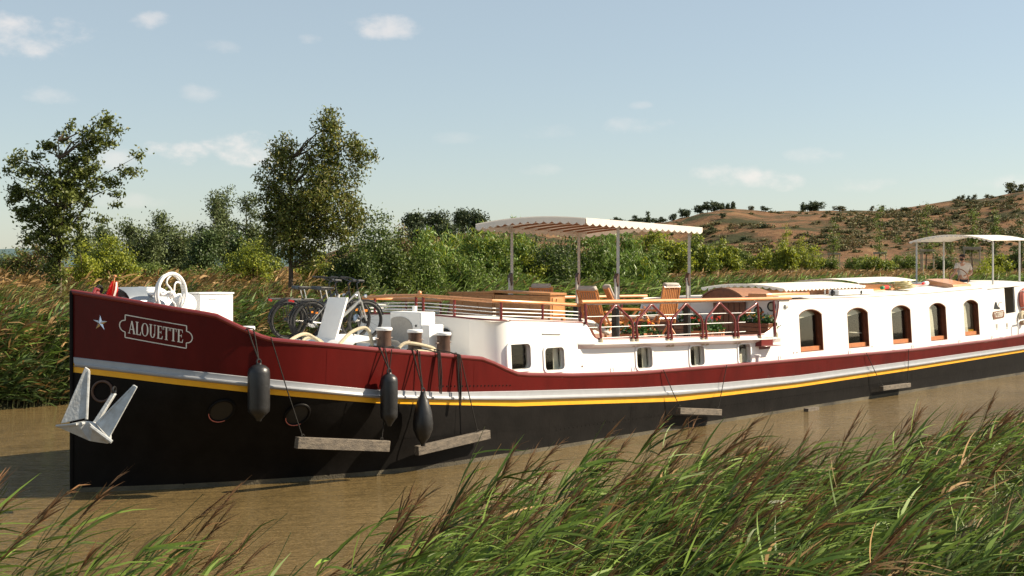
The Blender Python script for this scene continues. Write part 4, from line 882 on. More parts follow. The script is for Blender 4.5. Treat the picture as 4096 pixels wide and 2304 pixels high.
# terrace floor, terrace ledge, aft bulkhead
roofmesh(9.45, 16.42, lambda s: interp(s, [(9.4, 1.78), (16.4, 1.70)]), .0, 1.98, 'terrace_floor', M['deckteak'], 10, 4)
MB().bx(L3(9.38, -1.97, 1.7), L3(9.42, 1.95, 2.33)).build('terrace_bulkhead', M['white'], barge)
rows = []
for s in np.linspace(9.15, 16.45, 24):
    z = interp(s, [(9.1, 1.885), (12.3, 1.80), (15.7, 1.72), (16.4, 1.715)]); w_ = .17 * min(1, (s - 9.14) / .35) * min(1, (16.46 - s) / .6)
    rows.append([wallp(s, z + .012, 0), wallp(s, z, -w_), wallp(s, z - .025, -w_), wallp(s, z - .11, -.0)])
MB().sheet(rows).build('terrace_ledge', M['white'], barge, smooth=20)
bk = MB(); tt = [2.0 - 4.0 * i / 16 for i in range(17)]
bk.panel([(t, 1.70) for t in (1.98, -1.98)] + [(t, 2.53 + .10 * (1 - (t / 2) ** 2)) for t in reversed(tt)], [], lambda a_, b_, d: L3(16.45 + d, a_, b_), 0, .04)
bk.build('aft_bulkhead', M['white'], barge)
for t, z in ((-.62, 2.28), (1.44, 2.30), (1.80, 2.42)):
    o_ = MB().torus(L3(16.44, t, z), .10, .018, Matrix.Rotation(R(90), 3, 'Y'), 20, 6).build('portlight', M['darksteel'], barge)
    MB().lathe([(.095, 0), (.095, .01)], L3(16.435, t, z), 18, Matrix.Rotation(R(90), 3, 'Y')).build('pane', M['glass'], o_)
# companionway: dark wooden doors, curved sliding hatch
cw_ = MB()
for k in range(6): cw_.bx(L3(16.38, .22 + .15 * k, 1.72), L3(16.44, .36 + .15 * k, 2.62))
door = cw_.build('companion_door', M['mahog'], barge, bevel=.006)
rows = []
for f in np.linspace(0, 1, 13):
    t = .05 + 1.18 * f; z = 2.60 + .22 * math.sin(math.pi * f) ** .8
    rows.append([L3(16.1, t, z), L3(16.12, t, z + .035), L3(17.6, t, z + .01), L3(17.6, t, z - .06)])
MB().sheet(rows).build('sliding_hatch', M['teakdark'], barge, smooth=40)
MB().prism([(.05 + 1.18 * f, 2.60 + .22 * math.sin(math.pi * f) ** .8) for f in np.linspace(0, 1, 13)] + [(1.23, 2.5), (.05, 2.5)], lambda a_, b_, d: L3(16.14 + d, a_, b_), 0, .03).build('hatch_front', M['mahog'], door)
MB().bx(L3(16.3, 1.25, 2.62), L3(18.3, 1.75, 2.72)).build('hatch_rail_box', M['teak'], barge, bevel=.02)
# aft roof, coaming
roofmesh(16.45, 33, lambda s: interp(s, TOP if s < 28.4 else [(28.4, 2.69), (33, 2.82)]) - .01, .10, 1.98, 'aft_roof', M['offwhite'], 30)

# ------------------------------------------------------------------ fittings of the barge
def part(name, m, mb, parent=barge, **k): return mb.build(name, m, parent, **k)
# fore railing (low): posts, teak handrail, three rods
FR = [(7.25, 1.92), (8.25, 1.93), (9.35, 1.93)]
rail_path = [(9.35, 1.93, 2.60), (8.25, 1.93, 2.665), (7.25, 1.92, 2.715), (7.0, 1.86, 2.725), (6.92, .95, 2.765), (6.90, .05, 2.795), (6.92, -.9, 2.77), (7.0, -1.70, 2.725), (7.6, -1.85, 2.70), (9.3, -1.9, 2.62)]
h = empty('fore_railing'); h.parent = barge
part('handrail', M['teak'], MB().tube([L3(*p) for p in rail_path], .034, 10), h)
for (s, t, z0, z1) in [(9.33, 1.93, 2.26, 2.58), (8.25, 1.93, 2.33, 2.65), (7.15, 1.92, 2.37, 2.70), (6.93, .95, 2.42, 2.75), (6.90, .15, 2.44, 2.78), (6.90, -.05, 2.44, 2.79), (6.96, -1.3, 2.41, 2.74), (7.1, -1.78, 2.38, 2.71), (8.3, -1.88, 2.33, 2.65), (9.3, -1.9, 2.27, 2.6)]:
    part('post', M['redtrim'], MB().tube([L3(s, t, z0), L3(s, t, z1)], .026, 8), h)
part('finial', M['teak'], MB().lathe([(.0, -.03), (.03, -.02), (.042, .02), (.03, .05), (0, .06)], L3(6.90, .05, 2.83), 12), h)
for k, dz in enumerate((.10, .165, .23)):
    part('rod', M['white2'], MB().tube([L3(s, t, z - .36 + dz + .0) for s, t, z in rail_path], .0095, 6), h)
# terrace railing: high teak rail with bent red hoops
h = empty('terrace_railing'); h.parent = barge
zr = lambda s: interp(s, [(9.2, 2.665), (12, 2.635), (16.8, 2.605)])
zb_ = lambda s: interp(s, [(9.6, 1.93), (12.3, 1.80), (16.4, 1.73)])
TR = 2.03
part('handrail', M['teak'], MB().tube([L3(s, TR - .03, zr(s)) for s in np.linspace(9.28, 16.95, 9)], .042, 12), h, smooth=50)
part('rail_strip', M['galv'], MB().bx(L3(9.4, TR - .05, 0), L3(9.41, TR - .04, .01)) if False else MB().tube([L3(s, TR - .03, zr(s) - .045) for s in np.linspace(9.4, 16.9, 9)], .012, 6), h)
def hoop(s0, s1, half=False, sp=None):
    zt_ = zr((s0 + s1) / 2) - .075; zk = 2.22 - (s0 - 9.8) * .012; z0 = zb_(s0) - .02; z1 = zb_(s1) - .02; c = sp if sp else (s0 + s1) / 2
    pts = [(s0 + .03, z0), (s0 - .0, zk - .08), (s0 + .02, zk), (s0 + .07, zk + .08), (c - .1, zt_ - .05), (c - .045, zt_ - .008), (c, zt_), (c + .045, zt_ - .008), (c + .1, zt_ - .05), (s1 - .07, zk + .08), (s1 - .02, zk), (s1, zk - .08), (s1 - .03, z1)]
    if half: pts = [(s0 + .03, z0), (s0, zk - .08), (s0 + .02, zk), (s0 + .07, zk + .08), (s1 - .12, zt_ - .06), (s1 - .06, zt_ - .01), (s1 - .02, zt_ - .03), (s1, zt_ - .1), (s1 + .03, z1)]
    o_ = part('hoop', M['redtrim'], MB().tube([wallp(s, z, -.03) for s, z in pts], .026, 8), h, smooth=60)
    for s_, z_ in ((s0 + .03, z0), (s1 - .03 if not half else s1 + .03, z1)):
        MB().lathe([(.045, -.1), (.042, -.02), (.034, .03), (.030, .055)], wallp(s_, z_, -.03), 10).build('foot', M['rope'], o_)
hoop(9.80, 10.85); hoop(10.95, 12.03); hoop(12.12, 13.28); hoop(13.38, 14.53); hoop(14.62, 15.50, True)
for s in (9.40, 16.20):
    part('post', M['redtrim'], MB().tube([wallp(s, interp(s, [(9.4, 2.25), (9.8, 1.95), (16.2, 1.75)]), -.02), L3(s, TR - .03, zr(s) - .03)], .03, 8), h)
MB().lathe([(.05, -.1), (.042, .0), (.034, .05)], wallp(16.22, 1.78, -.03), 10).build('foot', M['rope'], h)
for k, z in enumerate((2.38, 2.17, 1.96)):
    part('wire', M['white2'], MB().tube([L3(s, TR - .02, z - (s - 9.4) * .012) for s in (9.4, 10.8, 12.1, 13.3, 15.0 if k != 0 else 15.4)], .0075, 5), h)
for z in (1.86, 1.80):
    part('toe_rail', M['white2'], MB().tube([L3(s, 1.82, z - (s - 9.8) * .012) for s in np.linspace(9.8, 15, 6)], .010, 5), h)
# far side terrace rail
part('far_handrail', M['teak'], MB().tube([L3(s, -1.95, zr(s)) for s in np.linspace(9.28, 16.6, 6)], .038, 8), h)
for s in (9.4, 10.9, 12.4, 13.9, 15.4): part('post', M['redtrim'], MB().tube([L3(s, -1.95, 1.75), L3(s + .25, -1.95, 2.6)], .025, 6), h)
# fore canopy
T0, T1 = -1.22, 2.0; TM = (T0 + T1) / 2; TH2 = (T1 - T0) / 2
cz = lambda s: interp(s, [(9.4, 4.265), (13.3, 4.175)])
def canz(s, t): return cz(s) + .085 * (1 - ((t - TM) / TH2) ** 2) - .03 * (1 - (t - T0) / (T1 - T0))
def fs0(t): return 9.42 + .26 * (T1 - t) / (T1 - T0)
S0, S1 = 9.42, 13.32
def cs(f, t): a_ = fs0(t); return a_ + (S1 - a_) * f
rows = [[L3(cs(f, t), t, canz(cs(f, t), t)) for t in np.linspace(T0, T1, 17)] for f in np.linspace(0, 1, 13)]
can = part('canopy_roof', M['canvas'], MB().sheet(rows), smooth=50)
def scallop(pathf, n, dep=.05, down=.085):
    rows_t, rows_b = [], []; m = n * 8
    for i in range(m + 1):
        f = i / m; p = Vector(pathf(f)); a_ = abs(math.sin(math.pi * f * n)); rows_t.append(p + Vector((0, 0, .012))); rows_b.append(p + Vector((0, 0, -down - dep * a_)))
    return MB().sheet([rows_t, rows_b])
for nm_, pf, n_ in (('valance', lambda f: L3(cs(f, T1), T1 + .01, canz(cs(f, T1), T1)), 19), ('valance', lambda f: L3(cs(f, T0), T0 - .01, canz(cs(f, T0), T0)), 19),
                    ('valance', lambda f: L3(fs0(T1 + (T0 - T1) * f) - .01, T1 + (T0 - T1) * f, canz(9.5, T1 + (T0 - T1) * f)), 14), ('valance', lambda f: L3(S1 + .01, T1 + (T0 - T1) * f, canz(S1, T1 + (T0 - T1) * f)), 14)):
    scallop(pf, n_).build(nm_, M['canvas'], can, smooth=60)
for k in range(9):
    f = .03 + .94 * k / 8
    MB().tube([L3(cs(f, t), t, canz(cs(f, t), t) - .035) for t in np.linspace(T0 + .05, T1 - .05, 9)], .022, 6).build('rib', M['teakdark'], can)
for t in (T0 + .12, TM, T1 - .15):
    z = canz(11, t) - .055; MB().tube([L3(9.7, t, z + .05 - .0), L3(S1 - .05, t, z - .03)], .022, 4).build('beam', M['galv'], can)
for (s, t) in ((10.72, 1.76), (13.18, 1.76), (10.62, -1.06), (12.86, -1.06)):
    z1 = canz(s, t) - .06; z0 = 1.76
    o_ = part('canopy_post', M['galv'], MB().tube([L3(s, t, z0), L3(s, t, z1)], .040, 4, cap=True), smooth=0)
    MB().tube([L3(s - .075, t, z0), L3(s - .075, t, 3.10)], .026, 8).build('gas_strut', M['galv'], o_)
    MB().prism([(-.07, 3.0), (-.095, 3.06), (-.09, 3.13), (-.04, 3.21), (-.02, 3.18), (-.02, 2.98), (-.04, 2.94)], lambda a_, b_, d: L3(s + a_, t + d, b_), -.045, .045).build('hinge', M['bollard'], o_)
    MB().bx(L3(s - .13, t - .06, z0), L3(s - .05, t + .06, z0 + .75)).build('lower_guide', M['darksteel'], o_)
    MB().bx(L3(s - .12, t - .1, z0 - .02), L3(s + .12, t + .1, z0 + .07)).build('base', M['white2'], o_, bevel=.01)
    MB().prism([(-.11, z1 + .03), (.11, z1 + .03), (.03, z1 - .08), (-.03, z1 - .08)], lambda a_, b_, d: L3(s + a_, t + d, b_), -.04, .04).build('top_bracket', M['galv'], o_)
# step bracket in red on the ledge
st2 = MB(); st2.bx(L3(15.36, 2.04, 1.56), L3(15.86, 2.20, 1.735)); st2.bx(L3(15.5, 2.02, 1.36), L3(15.98, 2.05, 1.56)); st2.bx(L3(15.34, 2.03, 1.545), L3(16.05, 2.30, 1.562))
part('folding_step', M['redtrim'], st2, bevel=.008)
part('fairlead_pipe', M['white2'], MB().tube([L3(15.2, 2.2, 1.2), L3(15.2, 2.2, 1.36)], .05, 10).lathe([(.075, 0), (.075, .03), (.03, .04)], L3(15.2, 2.2, 1.34), 12))
# wall slot vent and lamp
part('slot_vent', M['acgrey'], MB().tube([wallp(8.15, 2.10, -.008), wallp(8.65, 2.075, -.008)], .010, 6))
part('wall_lamp', M['galv'], MB().box(wallp(16.75, 2.42, -.02), (.14, .05, .09)), bevel=.02)
for s in (9.25, 17.0, 17.15, 20.9): part('drain_hole', M['mahog'], MB().box(wallp(s, ztop(s) + .14, -.003), (.03, .01, .03)))
# small white fairlead eyes along the side deck
for s in (9.95, 10.62, 16.1, 19.4, 22.9, 25.9, 28.2):
    z = ztop(s); part('deck_eye', M['white2'], MB().torus(L3(s, 2.22, z + .065), .05, .014, Matrix.Rotation(R(90), 3, 'X'), 16, 6).lathe([(.05, 0), (.04, .012)], L3(s, 2.22, z + .01), 10))
for s in (21.8, 24.6, 28.9):
    part('scupper_gap', M['white'], MB().bx(L3(s, 2.18, ztop(s) - .03), L3(s + .22, 2.36, ztop(s) + .035)))
# bollards
def bollard(s, t, z, r=.085):
    zz = z
    o_ = part('bollard', M['bollard'], MB().lathe([(r * 1.3, 0), (r * 1.25, .03), (r, .06), (r * .93, .30), (r, .36), (r * 1.08, .37)], L3(s, t, zz), 18))
    MB().lathe([(r * 1.1, .37), (r * 1.12, .40), (r * 1.02, .418), (0.001, .422)], L3(s, t, zz), 18).build('cap', M['white2'], o_)
    MB().tube([L3(s - .2, t + .03, zz + .24), L3(s + .2, t - .03, zz + .24)], .014, 6).build('pin', M['bollard'], o_)
bollard(1.95, 1.62, 2.02, .10); bollard(2.75, -1.95, 2.0)
bollard(4.38, 1.93, 1.93, .122); bollard(5.06, 1.93, 1.87, .118); bollard(5.72, 1.93, 1.80, .118)
bollard(3.9, -1.95, 1.98, .07)
# windlass with its spoked hand wheel and engine hood
wl = empty('windlass'); wl.parent = barge
MB().tube([L3(1.25, -.30, 2.72), L3(1.25, .25, 2.72)], .30, 24).build('casing', M['white2'], wl, bevel=.03)
MB().bx(L3(.95, -.35, 2.05), L3(1.65, .25, 2.6)).tube([L3(1.62, .3, 2.75), L3(1.62, .52, 2.75)], .17, 18).build('gearbox', M['white2'], wl, bevel=.03)
# hood: arched cover with dark mouth
rows = []
for i in range(13):
    a_ = math.pi * i / 12; rows.append([L3(s, -.05 + .46 * math.cos(a_), 2.66 + .36 * math.sin(a_) ** .7 * f) for s, f in ((.72, .96), (.8, 1.0), (1.25, 1.0), (1.45, .9))])
MB().sheet(rows).build('hood', M['hood'], wl, smooth=50)
MB().prism([(-.05 + .42 * math.cos(math.pi * i / 12), 2.66 + .30 * math.sin(math.pi * i / 12) ** .7) for i in range(13)] + [(-.47, 2.4), (.37, 2.4)], lambda a_, b_, d: L3(.78 + d, a_, b_), 0, .02).build('hood_mouth', M['darksteel'], wl)
def hand_wheel(c, Rr, parent, nrm):
    z_ = Vector(nrm).normalized(); x_ = Vector((0, 0, 1)).cross(z_).normalized(); y_ = z_.cross(x_); Mx = Matrix((x_, y_, z_)).transposed(); c = Vector(c)
    o_ = MB().torus(c, Rr, .022, Mx, 48, 10).torus(c - z_ * .05, Rr, .016, Mx, 48, 8).build('wheel', M['white2'], parent)
    return o_, Mx
# spokes live in the wheel mesh: curved S shape
z_ = Vector((.30, -.95, 0)).normalized(); x_ = Vector((0, 0, 1)).cross(z_).normalized(); y_ = z_.cross(x_); Mx = Matrix((x_, y_, z_)).transposed(); c = Vector(L3(1.22, .72, 2.915))
wm_ = MB().torus(c, .315, .024, Mx, 48, 10).torus(c - z_ * .055, .305, .016, Mx, 48, 8)
for k in range(6):
    a0 = 2 * math.pi * k / 6; pts = []
    for i in range(9):
        f = i / 8; r_ = .03 + .28 * f; a_ = a0 + 1.15 * math.sin(math.pi * f * .9) * (1 - f * .15); pts.append(c + Mx @ Vector((r_ * math.cos(a_), r_ * math.sin(a_), -.02)))
    wm_.tube(pts, .014, 6)
wm_.lathe([(.0, -.06), (.05, -.06), (.055, .02), (.03, .05), (0, .055)], c, 14, Mx)
wm_.build('wheel', M['white2'], wl)
MB().tube([c + Mx @ Vector((0, 0, -.05)), c + Mx @ Vector((0, 0, -.5))], .03, 8).build('shaft', M['white2'], wl)
MB().tube([L3(.45, .35, 2.84), L3(.72, .2, 2.86), L3(.95, .1, 2.80)], .02, 6).build('stay', M['galv'], wl)
part('mooring_cleat', M['redtrim'], MB().tube([L3(.30, .05, 2.93), L3(.36, .0, 3.0), L3(.44, -.05, 2.98)], .028, 8).lathe([(.07, 0), (.05, .03)], L3(.37, 0, 2.93), 12))
part('towing_eye', M['darksteel'], MB().torus(L3(.48, -.1, 2.99), .05, .022, Matrix.Rotation(R(90), 3, 'X'), 16, 6))
# locker
lk = part('deck_locker', M['white2'], MB().bx(L3(2.17, -.46, 2.0), L3(2.80, 0, 2.885)), bevel=.01)
MB().bx(L3(2.155, -.475, 2.89), L3(2.815, .015, 2.915)).build('lid', M['white2'], lk, bevel=.006)
MB().tube([L3(2.36, .02, 2.855), L3(2.38, .03, 2.835), L3(2.50, .03, 2.835), L3(2.52, .02, 2.855)], .006, 5).build('handle', M['galv'], lk)
# open hatch lid
hl = MB()
def lidf(a_, b_, d): return L3(4.28 + b_ * .36 + d, .28 + a_, 2.07 + b_)
hl.prism([(0, 0), (.5, 0), (.5, .74), (0, .74)], lidf, 0, .045); hl = part('open_hatch_lid', M['white2'], hl, bevel=.006)
MB().tube([lidf(.25, .74, .02), lidf(.25, .79, .02)], .02, 8).build('catch', M['galv'], hl)
part('lid_strut', M['darksteel'], MB().tube([L3(4.75, .8, 2.05), L3(4.60, .75, 2.4)], .009, 5))
rows = []
for i in range(9):
    f = i / 8; rows.append([L3(4.1 + 1.25 * f, t, 2.02 + .16 * math.sin(math.pi * (.1 + .8 * f)) * (1 - .5 * abs(t - .5)) + (0 if 0 < i < 8 else -.08)) for t in np.linspace(-.3, 1.35, 9)])
part('fore_hatch', M['white2'], MB().sheet(rows), smooth=50)
# heat pump unit
ac = part('air_conditioner', M['white2'], MB().bx(L3(5.50, .80, 1.93), L3(5.84, 1.60, 2.555)), bevel=.02)
gp_ = [(1.18 + .33 * math.cos(R(180 * i / 14)) - .12, 2.25 + .22 * math.sin(R(180 * i / 14)) ** .75) for i in range(15)] + [(.73 + .0, 2.05), (.76, 2.0), (1.36, 2.0), (1.39, 2.05)]
gp_ = [(max(.84, a_), b_) for a_, b_ in gp_]
MB().prism(gp_, lambda a_, b_, d: L3(5.50 - d, a_, b_), 0, .012).build('fan_grille', M['acgrey'], ac)
MB().lathe([(.02, 0), (.02, .01)], L3(5.487, 1.48, 2.32), 10, Matrix.Rotation(R(90), 3, 'Y')).build('badge', M['darksteel'], ac)
part('pipe_box', M['white2'], MB().bx(L3(5.52, 1.602, 1.86), L3(5.86, 1.78, 2.34)), bevel=.01)
part('deck_socket', M['white2'], MB().tube([L3(5.95, .95, 2.5), L3(5.95, .95, 2.64)], .045, 10).tube([L3(5.95, .95, 1.85), L3(5.95, .95, 2.5)], .02, 6))
part('round_vent', M['darksteel'], MB().torus(L3(6.76, .88, 2.08), .11, .03, Matrix.Rotation(R(90), 3, 'Y'), 20, 8))
part('search_lamp', M['chrome'], MB().lathe([(.001, -.06), (.05, -.04), (.07, .02), (.07, .04)], L3(5.3, .15, 2.42), 14, Matrix.Rotation(R(-70), 3, 'Y')).tube([L3(5.35, .15, 2.0), L3(5.33, .15, 2.4)], .012, 6))
# jack staff with red flag
fs = part('jack_staff', M['teak'], MB().tube([L3(.60, .02, 2.7), L3(.68, .0, 3.19)], .011, 7).lathe([(.001, -.02), (.028, -.01), (.028, .01), (.001, .02)], L3(.68, 0, 3.19), 10))
rows = []
for i in range(9):
    f = i / 8; rows.append([L3(.66 - .07 * f + (a_ - .5) * (.10 + .20 * f), .02 + .05 * math.sin(a_ * 9 + f * 2) * (.4 + f) + (a_ - .5) * .12 * f, 3.13 - .34 * f - .06 * abs(a_ - .45)) for a_ in np.linspace(0, 1, 13)])
MB().sheet(rows).build('flag', M['flagred'], fs, smooth=60)
rows = [[L3(.655 - .05 * f + w_, .10 + .02 * math.sin(f * 5), 3.10 - .30 * f) for w_ in (-.012 - .01 * f, .012 + .008 * f)] for f in np.linspace(0, 1, 6)]
MB().sheet(rows).build('white_fold', M['canvas'], fs, smooth=60)

# ---- aft: skylights under white covers, helm
def awn(s0, s1, t0, t1, z0, z1, cam_, name, ztaper=0):
    rows = [[L3(s, t, z0 + (z1 - z0) * (s - s0) / (s1 - s0) + cam_ * (1 - ((t - (t0 + t1) / 2) / ((t1 - t0) / 2)) ** 2) + ztaper * math.sin(math.pi * (s - s0) / (s1 - s0))) for t in np.linspace(t0, t1, 11)] for s in np.linspace(s0, s1, 11)]
    b_ = MB().sheet(rows); 
    return part(name, M['canvas'], b_, smooth=60)
def addscal(o_, s0, s1, t, z0, z1, n_, dep=.04):
    pf = lambda f: L3(s0 + (s1 - s0) * f, t, z0 + (z1 - z0) * f); scallop(pf, n_, down=dep * .6, dep=dep).build('valance', M['canvas'], o_, smooth=60)
a1 = awn(18.1, 22.3, -1.3, 1.15, 2.80, 2.84, .11, 'skylight_awning')
addscal(a1, 18.1, 22.3, 1.16, 2.80, 2.84, 22)
pf = lambda f: L3(18.09, 1.15 - 2.45 * f, 2.80 + .11 * (1 - (2 * f - 1) ** 2)); scallop(pf, 12, down=.03).build('valance', M['canvas'], a1)
a2 = awn(22.4, 26.0, -1.1, .85, 2.93, 2.97, .09, 'skylight_awning'); addscal(a2, 22.4, 26.0, .86, 2.93, 2.97, 3, .02)
for s, t in ((18.3, 1.1), (20.2, 1.1), (22.2, 1.1), (22.6, .8), (25.8, .8), (18.3, -1.2), (22.2, -1.2)): part('awning_leg', M['white2'], MB().tube([L3(s, t, 2.55), L3(s, t, 2.82 if s < 22.3 else 2.95)], .02, 6))
sk = part('skylight', M['teak'], MB().bx(L3(18.4, -1.0, 2.58), L3(21.9, .95, 2.76)), bevel=.02)
for k in range(3): MB().bx(L3(18.6 + k * 1.1, .951, 2.61), L3(19.5 + k * 1.1, .965, 2.73)).build('panel', M['teakdark'], sk)
MB().bx(L3(18.55, -.9, 2.762), L3(21.7, .85, 2.775)).build('skylight_top', M['glass'], sk)
part('skylight', M['teak'], MB().bx(L3(22.8, -.9, 2.62), L3(25.6, .7, 2.86)), bevel=.02)
part('deck_vent', M['white2'], MB().bx(L3(20.2, 1.2, 2.62), L3(22.1, 1.5, 2.75)), bevel=.02)
for s in (19.95, 21.4):
    part('awning_clamp', M['darksteel'], MB().lathe([(.06, -.02), (.07, .02), (.05, .06)], L3(s, 1.45, 2.68), 10, Matrix.Rotation(R(90), 3, 'X')).tube([L3(s, 1.45, 2.58), L3(s, 1.45, 2.78)], .03, 6))
part('roof_coaming', M['galv'], MB().sheet([[L3(s, 1.80, interp(s, AFT) + .0), L3(s, 1.78, interp(s, AFT) + h_)] for s, h_ in ((20.5, .01), (22.5, .05), (25, .09), (27.3, .10), (28.2, .06))]), smooth=60)
part('roof_strip', M['offwhite'], MB().bx(L3(16.6, 1.2, 2.61), L3(18.3, 1.9, 2.66)), bevel=.01)
# helm hood (wooden chart box)
hd = MB(); hp = [(28.05, .35, 2.70), (29.95, .35, 2.74), (29.95, 1.55, 2.74), (28.05, 1.55, 2.70)]
hdb = [L3(26.95, 1.62, 2.66), L3(28.25, 1.62, 2.68), L3(29.6, .1, 2.74), L3(28.2, .1, 2.72)]; hdt = [L3(26.95, 1.55, 2.83), L3(28.25, 1.55, 2.84), L3(29.6, .15, 3.00), L3(28.2, .15, 2.98)]
hd.add(hdb + hdt, [(0, 1, 2, 3), (4, 5, 6, 7), (0, 1, 5, 4), (1, 2, 6, 5), (2, 3, 7, 6), (3, 0, 4, 7)])
part('helm_hatch', M['teak'], hd, bevel=.02)
# stern awning on four thin posts
za = lambda s, t: 4.20 + .02 * (s - 30.6) + .20 * (1 - (t / 1.35) ** 2)
rows = [[L3(s, t, za(s, t)) for t in np.linspace(-1.4, 1.35, 13)] for s in np.linspace(30.3, 33.6, 8)]
aw2 = part('stern_awning', M['canvas'], MB().sheet(rows), smooth=60)
scallop(lambda f: L3(30.29, 1.35 - 2.75 * f, za(30.3, 1.35 - 2.75 * f)), 18, down=.015).build('valance', M['canvas'], aw2, smooth=60)
for s, t in ((30.6, 1.28), (30.6, -1.28), (32.8, 1.28), (32.7, -1.28)):
    o_ = part('awning_post', M['galv'], MB().tube([L3(s, t, 2.6), L3(s, t, za(s, t) - .01)], .030, 8))
    MB().box(L3(s, t, 2.72), (.2, .14, .1)).build('foot', M['galv'], o_, bevel=.01)
# stern screens: registration panel and ring panel
rg1 = part('registration_board', M['mahog'], MB().prism([(28.72, 1.90), (28.78, 1.99), (29.55, 2.03), (29.62, 1.94), (29.57, 1.80), (28.78, 1.76)], lambda a_, b_, d: wallp(a_, b_, d), -.02, -.005))
# Y2288F in block strokes
segs = {'Y': [(0, 1, .5, .5), (1, 1, .5, .5), (.5, .5, .5, 0)], '2': [(0, .8, .1, 1), (.1, 1, .9, 1), (.9, 1, 1, .8), (1, .8, 1, .6), (1, .6, 0, 0), (0, 0, 1, 0)], '8': [(0, .08, 0, .42), (0, .58, 0, .92), (1, .08, 1, .42), (1, .58, 1, .92), (.1, 0, .9, 0), (.1, .5, .9, .5), (.1, 1, .9, 1), (0, .42, .1, .5), (1, .42, .9, .5), (0, .58, .1, .5), (1, .58, .9, .5), (0, .08, .1, 0), (1, .08, .9, 0), (0, .92, .1, 1), (1, .92, .9, 1)], 'F': [(0, 0, 0, 1), (0, 1, 1, 1), (0, .52, .8, .52)]}
rgm = MB(); x = 28.82
for c_ in 'Y2288F':
    for (x0_, y0_, x1_, y1_) in segs[c_]:
        b_ = bar(x + x0_ * .075, 1.825 + y0_ * .135 + (x - 28.8) * .03, x + x1_ * .075, 1.825 + y1_ * .135 + (x - 28.8) * .03, .022); rgm.prism(b_, wallp, -.03, -.02)
    x += .122
rgm.build('registration_letters', M['ivory'], rg1, smooth=0)
em = MB(); em.prism([(28.85, 2.08), (28.98, 2.28), (29.07, 2.28), (29.12, 2.16), (29.30, 2.10), (29.30, 2.06)], wallp, -.015, -.004); part('boat_emblem', M['darksteel'], em)
part('emblem_swash', M['acgrey'], MB().tube([wallp(29.15, 2.12, -.01), wallp(29.28, 2.26, -.01), wallp(29.5, 2.27, -.01)], .012, 5))
for (s, z) in ((29.0, 1.55), (29.8, 1.55)): part('small_stencil', M['acgrey'], MB().box(wallp(s, z, -.006), (.13, .008, .12)).box(wallp(s, z - .09, -.006), (.16, .008, .02)))
part('stern_guard_rail', M['white2'], MB().tube([L3(30.3, 2.2, 1.25), L3(30.3, 2.2, 1.62), L3(30.4, 2.2, 1.68), L3(31.5, 2.2, 1.72)], .022, 8))
part('stern_bulwark', M['white'], MB().sheet([[L3(s, -1.6, 1.9), L3(s, -1.6, 2.85)] for s in (29.6, 36)]).sheet([[L3(29.74, t, 1.2), L3(29.74, t, 2.62)] for t in (-1.6, .0)]), smooth=0)
part('stern_screen', M['white'], MB().bx(L3(31.45, -1.7, 1.3), L3(31.5, 1.95, 2.74)))
part('roof_rail_strip', M['ringred'], MB().bx(L3(26.2, 0.2, 2.80), L3(29, .28, 2.83)))

# ------------------------------------------------------------------ things standing on, hanging from or held on the barge
def onb(name, s, t, z, rz, label, cat, group=None): return empty(name, W3(s, t, z), PHI + R(rz), label, cat, group)
# cabinets (box facing -x = towards the bow, +(-y) = near side)
def cabinet(s0, s1, t0, t1, z0, z1, label, group, hump=.0, mt='cabinet', handle=True):
    o = onb('deck_cabinet', s0, t1, z0, 0, label, 'cabinet', group); ds, dt, hz = s1 - s0, t1 - t0, z1 - z0
    MB().bx((0, 0, .06), (ds, dt, hz - .05)).build('body', M[mt], o, bevel=.006)
    MB().add([(-.02, -.02, hz - .045), (ds + .02, -.02, hz - .045), (ds + .02, dt + .02, hz - .045 + hump), (-.02, dt + .02, hz - .045 + hump), (-.02, -.02, hz), (ds + .02, -.02, hz), (ds + .02, dt + .02, hz + hump), (-.02, dt + .02, hz + hump)], [(0, 1, 2, 3), (4, 5, 6, 7), (0, 1, 5, 4), (1, 2, 6, 5), (2, 3, 7, 6), (3, 0, 4, 7)]).build('lid', M[mt], o, bevel=.004)
    for x in (.03, ds - .03):
        for y in (.03, dt - .03): MB().bx((x - .03, y - .03, 0), (x + .03, y + .03, .07)).build('foot', M[mt], o)
    d = MB(); d.bx((.06, -.012, .10), (ds - .06, 0, hz - .09)); d.build('near_panel', M['teak' if mt == 'cabinet' else mt], o, bevel=.004)  # near face in lighter wood, sunlight put into its colour
    npan = max(1, round(dt / .45))
    for k in range(npan): MB().bx((-.010, .04 + k * dt / npan, .10), (0, (k + 1) * dt / npan - .03, hz - .09)).build('bow_panel', M[mt], o, bevel=.004)
    if handle:
        MB().tube([(ds * .38, -.015, hz * .80), (ds * .36, -.03, hz * .68), (ds * .45, -.03, hz * .60), (ds * .55, -.03, hz * .66)], .007, 5).build('rope_handle', M['teakdark'], o)
    return o
cabinet(8.82, 9.26, .15, 1.62, 2.30, 2.835, 'sunlit wooden cabinet with rope handle behind the low rail of the fore roof', 'wooden cabinets on the fore roof', .04)
cabinet(8.84, 9.24, -1.15, .12, 2.30, 2.855, 'shaded brown wooden cabinet on the far half of the fore roof', 'wooden cabinets on the fore roof', -.03, 'cabinet', False)
